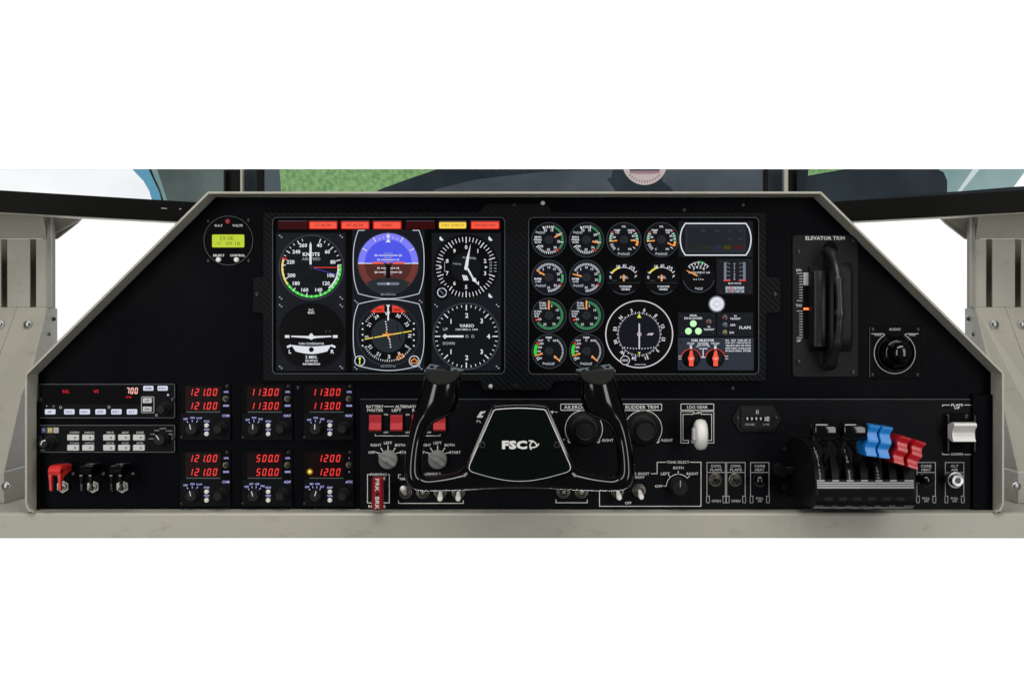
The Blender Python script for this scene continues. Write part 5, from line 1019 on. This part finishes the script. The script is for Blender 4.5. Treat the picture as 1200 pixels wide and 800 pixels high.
# hub frame and plate
def hubshape(g):
    o = [(578.5-g*.7, 480.2-g)]+[(581+56*i/8, 478.6-g-1.6*sin(pi*i/8)) for i in range(9)]+[(639.5+g*.7, 480.2-g)]
    o += [(667.2+g*1.15, 542.5), (668+g*1.1, 546), (667+g, 549+g*.5), (664+g*.6, 551.2+g*.8)]
    o += [(664-110*i/12+0, 551.2+g*.95+10.6*sin(pi*i/12)) for i in range(1, 12)]
    o += [(554-g*.6, 551.2+g*.8), (551-g, 549+g*.5), (550-g*1.1, 546), (550.8-g*1.15, 542.5)]
    return o
MB().prism(hubshape(4.6), HY-12, HY+15, 1.6).build('hub_frame', 'gloss_black', t, True, 50)
MB().prism(hubshape(.35), HY+14.8, HY+16, .2).build('hub_outline', 'ink', t)
MB().prism(hubshape(-.6), HY+15.9, HY+16.6, .2).build('hub_plate', 'yoke_face', t)
# junction webs where the hub meets the rim
for mx in (lambda x: x, lambda x: 1218-x):
    secs = [sect((mx(563), 512), (mx(571), 514), 11, HY+1), sect((mx(551), 536), (mx(565), 540), 11.5, HY+1), sect((mx(541), 549), (mx(568), 552), 12, HY+.5), sect((mx(526), 560), (mx(575), 562), 12.2, HY), sect((mx(520), 566), (mx(580), 567), 11, HY)]
    MB().loft(secs).build('hub_web', 'gloss_black', t, True, 80)
for x in (565.8, 651.8):
    q = MB().lathe(x, 519.6, [(4.2, HY+16.5), (4.2, HY+18.5), (3.4, HY+19.4), (2.2, HY+19.4), (2, HY+17.5)], 24).build('hub_bolt', 'steel', t, True, 30); MB().prism([pol(x, 519.6, 1.9, 60*i) for i in range(6)], HY+17.5, HY+17.9).build('bolt_socket', 'void', q)
hp = HY+16.9
MB().text('FSC', 603, 519.6, 10, hp, W=29, bold=.055).build('lettering', 'ink', t)
mb = MB()                                    # swirl emblem: three curved blades round a triangle
def bez(a, b_, c, n=8): return [((1-u)**2*a[0]+2*u*(1-u)*b_[0]+u*u*c[0], (1-u)**2*a[1]+2*u*(1-u)*b_[1]+u*u*c[1]) for u in [k/n for k in range(n+1)]]
mb.stroke(bez((619.3, 515), (626, 513.6), (629, 520.6)), 1.5, hp).stroke(bez((631, 518), (628.5, 523.4), (621.6, 522.4)), 1.5, hp+.1).stroke(bez((624, 515.6), (618.5, 519.4), (622.4, 525)), 1.5, hp+.2)
mb.build('emblem', 'ink', t)
# grip heads: matte pads and switch plates
for side, mx in (('l', lambda x: x), ('r', lambda x: 1218-x)):
    pad = [(499.8, 431.5), (541.8, 434.5), (540, 440), (535, 445.6), (527, 449.4), (517, 450.6), (508, 448.4), (502, 443.4), (499.2, 437)]
    q = MB().prism([(mx(x), y) for x, y in pad], HY+2, HY+28.5, 1.4).build('grip_pad', 'grip_rubber', t, False)
    # tilted top plate with screws and rocker
    cor = [(499.4, 432.6, HY+28), (535, 437.4, HY+28), (542.8, 432.6, HY-6), (503, 426.6, HY-10)]
    low = [(x, y+2.2, h) for x, y, h in cor]
    q2 = MB().add([(mx(x), y, h) for x, y, h in cor+low], [(0, 1, 2, 3), (7, 6, 5, 4), (0, 4, 5, 1), (1, 5, 6, 2), (2, 6, 7, 3), (3, 7, 4, 0)]).build('switch_plate', 'switch_grey', t)
    def on(u, v_, up=0):
        a, b_, c, d = cor; p = [(a[k]*(1-u)+b_[k]*u)*(1-v_)+(d[k]*(1-u)+c[k]*u)*v_ for k in range(3)]; return (mx(p[0]), p[1]-up, p[2]+up*.2)
    rk = [on(.30, .1, .2), on(.70, .1, .2), on(.70, .75, .2), on(.30, .75, .2)]; rk2 = [on(.33, .15, 2.2), on(.67, .15, 2.2), on(.67, .7, 2.2), on(.33, .7, 2.2)]
    MB().loft([rk, rk2]).build('trim_rocker', 'black_plastic', q2)
    for u, v_ in ((.14, .55), (.88, .5)):
        secs = [[(on(u, v_, up)[0]+r*cos(2*pi*i/12), on(u, v_, up)[1]+r*.35*sin(2*pi*i/12), on(u, v_, up)[2]+r*sin(2*pi*i/12)*-3) for i in range(12)] for up, r in ((.1, 2.4), (1.2, 2.2), (1.6, 1))]
        MB().loft(secs).build('plate_screw', 'screw_black', q2, True)
MB().lathe(609, 520, [(17, LP+.1), (17, HY-10)], 28).build('control_shaft', 'dark_steel', t, True)
MB().lathe(609, 520, [(26, LP+.05), (26, LP+4), (19, LP+7)], 32).build('shaft_collar', 'black_soft', t, True)
# ================================================================ side pillars and monitors
def side(sg):
    mx = lambda px: px if sg < 0 else 1198-px
    p = lambda px, py, Y: P(mx(px), py, Y)
    who = 'beside the autopilot side of the panel' if sg < 0 else 'beside the flap lever side of the panel'
    t = thing('side_pillar', 'beige slotted metal pillar with bolted sloping cover '+who, 'pillar', world=P(mx(0), 580, .16), group='beige side pillars')
    def solid(pts, dY, name, mt='beige'):
        a = [p(*q) for q in pts]; b_ = [(x, Y+dY, z) for x, Y, z in a]; return hexa(MB(), a, b_).build(name, mt, t)
    Yp = .20
    # slotted plate in strips round the slots
    for x0, x1 in ((-160, -90), (-78, -60), (-50, 1.2), (8.6, 35), (42.4, 55)): solid([(x0, 280, Yp), (x1, 280, Yp), (x1, 359.6, Yp), (x0, 359.6, Yp)], .003, 'slotted_plate')
    solid([(-160, 280, Yp+.02), (55, 280, Yp+.02), (55, 362, Yp+.02), (-160, 362, Yp+.02)], .003, 'slot_backing', 'beige_shaded')
    # edge channel seen end on
    a = [p(55, 252, Yp-.004), p(59.6, 252, Yp+.0), p(59.6, 359.8, Yp), p(55, 359.8, Yp-.004)]; hexa(MB(), a, [(x, Y+.006, z) for x, Y, z in a]).build('edge_channel', 'beige', t)
    k1 = P(mx(59.9), 300, Yp+.004)[0]; back = .245
    a = [p(60, 250, Yp+.004), p(60, 361, Yp+.004)]; pts = [(k1, Yp+.004, a[0][2]), (k1, Yp+.004+.016, a[0][2]), (k1, Yp+.004+.016, a[1][2]), (k1, Yp+.004, a[1][2])]
    hexa(MB(), pts, [(x-.003*(1 if sg < 0 else -1), Y, z) for x, Y, z in pts]).build('edge_channel', 'beige_shaded', t)
    # upper sloping plate and gusset under the monitor
    a = [p(-160, 236, Yp-.03), p(48, 247, Yp-.03), p(54.8, 279.6, Yp-.002), p(-160, 279.6, Yp-.002)]; hexa(MB(), a, [(x, Y+.003, z) for x, Y, z in a]).build('sloping_plate', 'beige', t)
    a = [p(43, 249, Yp+.012), p(97, 254.6, Yp+.05), p(90, 262, Yp+.05), p(66.5, 280, Yp+.03), p(50, 281, Yp+.012)]; hexa(MB(), a, [(x, Y+.004, z) for x, Y, z in a]).build('gusset', 'beige_shaded', t)
    # lower sloping cover: front plates with a seam, side face, base box
    e0 = (55, 360, Yp-.004); e1 = (36, 438, .13); e2 = (25, 462, .11); e3 = (5, 552, .055)
    s0 = (20.4, 360, Yp-.004); s1 = (-20, 470, .11); s2 = (-45, 552, .055)
    def slab(pts, name, mt='beige', th=.003): a = [p(*q) for q in pts]; return hexa(MB(), a, [(x, Y+th, z) for x, Y, z in a]).build(name, mt, t)
    slab([s0, e0, e1, e2, e3, s2, s1], 'cover_plate')
    slab([(-160, 360, Yp-.004), (19.8, 360, Yp-.004), (-20.8, 470, .11), (-45.8, 552, .055), (-200, 552, .055)], 'cover_plate')
    X = lambda q: p(*q)
    f_ = [X(e0), X(e1), X(e2), X(e3)]; bk = [(q[0]+(.004 if sg < 0 else -.004)*0, .262, q[2]) for q in f_]
    top_b = (P(mx(67.2), 361, .262)[0], .262, f_[0][2]);
    bk = [(top_b[0], .262, q[2]) for q in f_]
    mb = MB(); mb.add(f_+bk, [(0, 1, 5, 4), (1, 2, 6, 5), (2, 3, 7, 6)]); mb.add([(x+(.003 if sg < 0 else -.003)*-1, Y+.002, z) for x, Y, z in f_+bk], [(0, 1, 5, 4), (1, 2, 6, 5), (2, 3, 7, 6)]); mb.build('cover_side', 'beige_shaded', t)
    # base box under the cover
    zl = zt+.0005
    b0 = X((-200, 553, .053)); b1 = X((4.8, 553, .053)); 
    zc = b1[2]; xin = P(mx(60), 500, .2)[0]
    lowf = [(b0[0], .053, zl), (b1[0], .053, zl), (xin, .22, zl), (b0[0], .22, zl)]; upf = [(x, Y, zc-.001) for x, Y, z in lowf]
    hexa(MB(), lowf, upf).build('base_box', 'beige', t)
    def bolt(px, py, Y, r=.0042, nx=0):
        c = p(px, py, Y); mb = MB(); n = 14; secs = []
        for rr_, dd in ((r*1.25, 0), (r*1.25, .0012), (r, .0014), (r*.9, .0035), (r*.4, .0042)):
            if nx: secs.append([(c[0]+nx*dd, c[1]+rr_*cos(2*pi*i/n), c[2]+rr_*sin(2*pi*i/n)) for i in range(n)])
            else: secs.append([(c[0]+rr_*cos(2*pi*i/n), c[1]-dd, c[2]+rr_*sin(2*pi*i/n)) for i in range(n)])
        mb.loft(secs).build('bolt', 'chrome', t, True, 40)
    bolt(32.4, 380, .176); bolt(0, 380, .176); bolt(7, 569.5, .052)
    d_ = 1 if sg < 0 else -1
    bolt(62.5, 373.6, .236, .003, d_); bolt(56.3, 391.4, .212, .003, d_)
    # monitor above
    Y1, Y2 = .121, .26
    A = P(mx(0), 223, Y1); B = P(mx(230), 237, Y2); kk = (B[1]-A[1])/(B[0]-A[0])
    def pm(px, py, offs=0):
        a = (mx(px)-600)/1500; Y = (A[1]+kk*(1.5*a-A[0]))/(1-kk*a)-offs; return P(mx(px), py, Y)
    lab = 'angled side monitor showing white cloud and a blue sliver' if sg < 0 else 'angled side monitor showing a dark engine cowling and pale structure'
    m_ = thing('side_monitor', lab, 'monitor', world=P(mx(100), 254, .2), group='angled side monitors')
    def mpoly(pts, name, mt, offs, th=0):
        a = [pm(*q, offs) for q in pts]
        if th: return hexa(MB(), a, [(x, Y+th, z) for x, Y, z in a]).build(name, mt, m_)
        return MB().add(a, [tuple(range(len(a)))]).build(name, mt, m_)
    zT = A[2]; zB = P(0, 248.6, Y1)[2]
    xl = A[0]*1.35; yl = A[1]+kk*(xl-A[0]); xr = B[0]*.86; yr = A[1]+kk*(xr-A[0])
    f_ = [(xl, yl, zB), (xr, yr, zB), (xr, yr, zT), (xl, yl, zT)]; hexa(MB(), f_, [(x, Y+.03, z) for x, Y, z in f_]).build('lower_bezel', 'monitor_black', m_)
    g_ = [(xl, yl+.002, zB-.0012), (xr, yr+.002, zB-.0012), (xr, yr+.002, zB-.0002), (xl, yl+.002, zB-.0002)]; hexa(MB(), g_, [(x, Y+.026, z) for x, Y, z in g_]).build('bezel_underside', 'beige', m_)
    end = 282 if sg < 0 else 274
    mpoly([(-90, 222), (262, 240), (262, 198.2), (-90, 198.2)], 'screen_glass', 'view_dark', -.006, .012)
    if sg < 0:
        mpoly([(-90, 216), (0, 223.4), (178, 234.4), (172, 214), (155, 198.4), (-90, 198.4)], 'screen_cloud', 'view_cloud', -.005)
        mpoly([(178, 234.4), (189, 235), (187, 226), (174, 198.4), (155, 198.4), (168, 212), (175, 224)], 'screen_blue', 'view_blue', -.0045)
        mpoly([(190, 235), (230, 238), (262, 238), (262, 198.4), (180, 198.4)], 'screen_grey', 'view_greyteal', -.005)
        mpoly([(192, 235), (196, 235.4), (184, 198.4), (176, 198.4), (188, 222)], 'screen_strut', 'view_teal', -.0045)
        mpoly([(190.4, 235), (191.6, 235.2), (177.4, 198.4), (175.6, 198.4)], 'screen_line', 'view_dark', -.004)
        MB().add([pm(189, 243.4, .0015), pm(195.5, 243.9, .0015), pm(195.5, 245, .0015), pm(189, 244.5, .0015)], [(0, 1, 2, 3)]).build('maker_mark', 'ink_grey', m_); MB().add([pm(210, 244.2, .0015), pm(212.4, 244.4, .0015), pm(212.4, 245.6, .0015), pm(210, 245.4, .0015)], [(0, 1, 2, 3)]).build('power_light', 'ink_grey', m_)
    else:
        M = lambda px: 1198-px               # px measured in the photo, back to mirrored coordinates
        mpoly([(M(990), 198.4), (M(947), 198.4), (M(947), 206), (M(952), 205)], 'screen_grass', 'view_grass', -.0045)
        mpoly([(M(947), 206), (M(1010), 198.4), (M(1100), 198.4), (M(1106), 202), (M(1110), 212), (M(1110), 225), (M(960), 238), (M(940), 238)], 'screen_cowling', 'view_hull', -.005)
        mpoly([(M(1099), 198.4), (M(1106), 202), (M(1110), 212), (M(1110), 225.2), (M(1122), 224.4), (M(1146), 198.4)], 'screen_pale_panel', 'view_teal', -.0045)
        mpoly([(M(1122), 224.4), (M(1127), 224), (M(1148), 198.4), (M(1140), 198.4)], 'screen_strut', 'view_pale', -.004)
        mpoly([(M(1127), 224), (M(1188), 219), (M(1198), 206), (M(1203), 198.4), (M(1148), 198.4)], 'screen_grey_panel', 'view_teal', -.0035)
        mpoly([(M(1188), 219), (M(1240), 216), (M(1240), 198.4), (M(1203), 198.4)], 'screen_cloud', 'view_cloud', -.003)
    return t
side(-1); side(1)
# centre monitor
Yc = .34
t = thing('centre_monitor', 'wide centre monitor showing green grass, grey runway and a round dial', 'monitor', world=P(603, 232, Yc))
def cm(pts, name, mt, offs, th=.012): a = [P(x, y, Yc-offs) for x, y in pts]; return hexa(MB(), a, [(q[0], q[1]+th, q[2]) for q in a]).build(name, mt, t)
def cg(pts, name, mt, offs): return MB().add([P(x, y, Yc-offs) for x, y in pts], [tuple(range(len(pts)))]).build(name, mt, t)
cm([(309, 198.2), (895, 198.2), (895, 240), (309, 240)], 'screen_glass', 'view_road', 0)
cm([(301, 198.2), (309, 198.2), (309, 240), (301, 240)], 'bezel_side', 'monitor_black', .006, .02)
cm([(895, 198.2), (900, 198.2), (900, 240), (895, 240)], 'bezel_side', 'monitor_black', .006, .02)
cm([(284, 198.2), (301, 198.2), (301, 240), (284, 240)], 'side_trim', 'view_dark', .003, .02); cm([(900, 198.2), (919, 198.2), (919, 240), (900, 240)], 'side_trim', 'view_dark', .003, .02)
cg([(310, 198.4), (327, 198.4), (330, 239), (310, 239)], 'screen_frame', 'view_frame', .001)
cg([(327.4, 198.4), (512, 198.4), (478, 210), (445, 222), (424, 239), (330.4, 239)], 'screen_grass', 'view_grass', .0014)
cg([(512, 198.4), (690, 198.4), (716, 206), (720, 239), (424, 239), (445, 222)], 'screen_runway', 'view_road', .0012)
cg([(512, 198.4), (700, 198.4), (640, 201), (560, 210), (510, 222), (490, 239), (424, 239), (445, 222), (478, 210)], 'screen_shadow', 'view_hull', .0016)
cg([(718.5, 198.4), (716, 208.5), (711, 209), (720, 222), (730, 239), (800, 239), (786, 220), (776, 212), (776, 198.4)], 'screen_dial_shadow', 'view_hull', .0016)
disc = [(755.5+26.5*cos(2*pi*i/48), 190+26.8*sin(2*pi*i/48)) for i in range(49)]
disc = [q for q in disc if q[1] >= 198.4]; disc = sorted(disc, key=lambda q: q[0]); disc = [(disc[0][0]-.3, 198.4)]+disc+[(disc[-1][0]+.3, 198.4)]
cg(disc, 'screen_dial', 'view_disc', .002); cg([(738, 198.4), (773, 198.4), (773, 203), (764, 204), (747, 204), (738, 203)], 'screen_dial_band', 'view_band', .0024); cg([(738, 198.4), (773, 198.4), (773, 200.2), (738, 200.2)], 'screen_dial_line', 'view_hull', .0028)
mb = MB()
for a in range(-48, 49, 8): q = [(755.5+r*sin(radians(a+d)), 190+r*cos(radians(a+d))) for r, d in ((21.5, -1.3), (21.5, 1.3), (24.6, 1.3), (24.6, -1.3))]; mb.add([P(x, y, Yc-.0024) for x, y in q if y > 198.4][:4], [(0, 1, 2, 3)] if min(y for x, y in q) > 198.4 else [])
mb.build('screen_dial_marks', 'view_disc_ink', t)
# upright posts beside the centre monitor
for x0, x1, lab in ((281.6, 284, 'thin beige upright post beside the cloud monitor'), (919, 923.6, 'thin beige upright post beside the cowling monitor')):
    t = thing('support_post', lab, 'post', world=P((x0+x1)/2, 240, .30), group='beige upright posts')
    a = [P(x0, 198.3, .30), P(x1, 198.3, .30), P(x1, 242, .30), P(x0, 242, .30)]; hexa(MB(), a, [(q[0], q[1]+.012, q[2]) for q in a]).build('post_bar', 'beige', t)
    d = ((260, 281.4) if x0 < 500 else (923.8, 947.4)); a = [P(d[0], 198.3, .305), P(d[1], 198.3, .305), P(d[1], 242, .305), P(d[0], 242, .305)]; hexa(MB(), a, [(q[0], q[1]+.008, q[2]) for q in a]).build('post_panel', 'monitor_black', t)
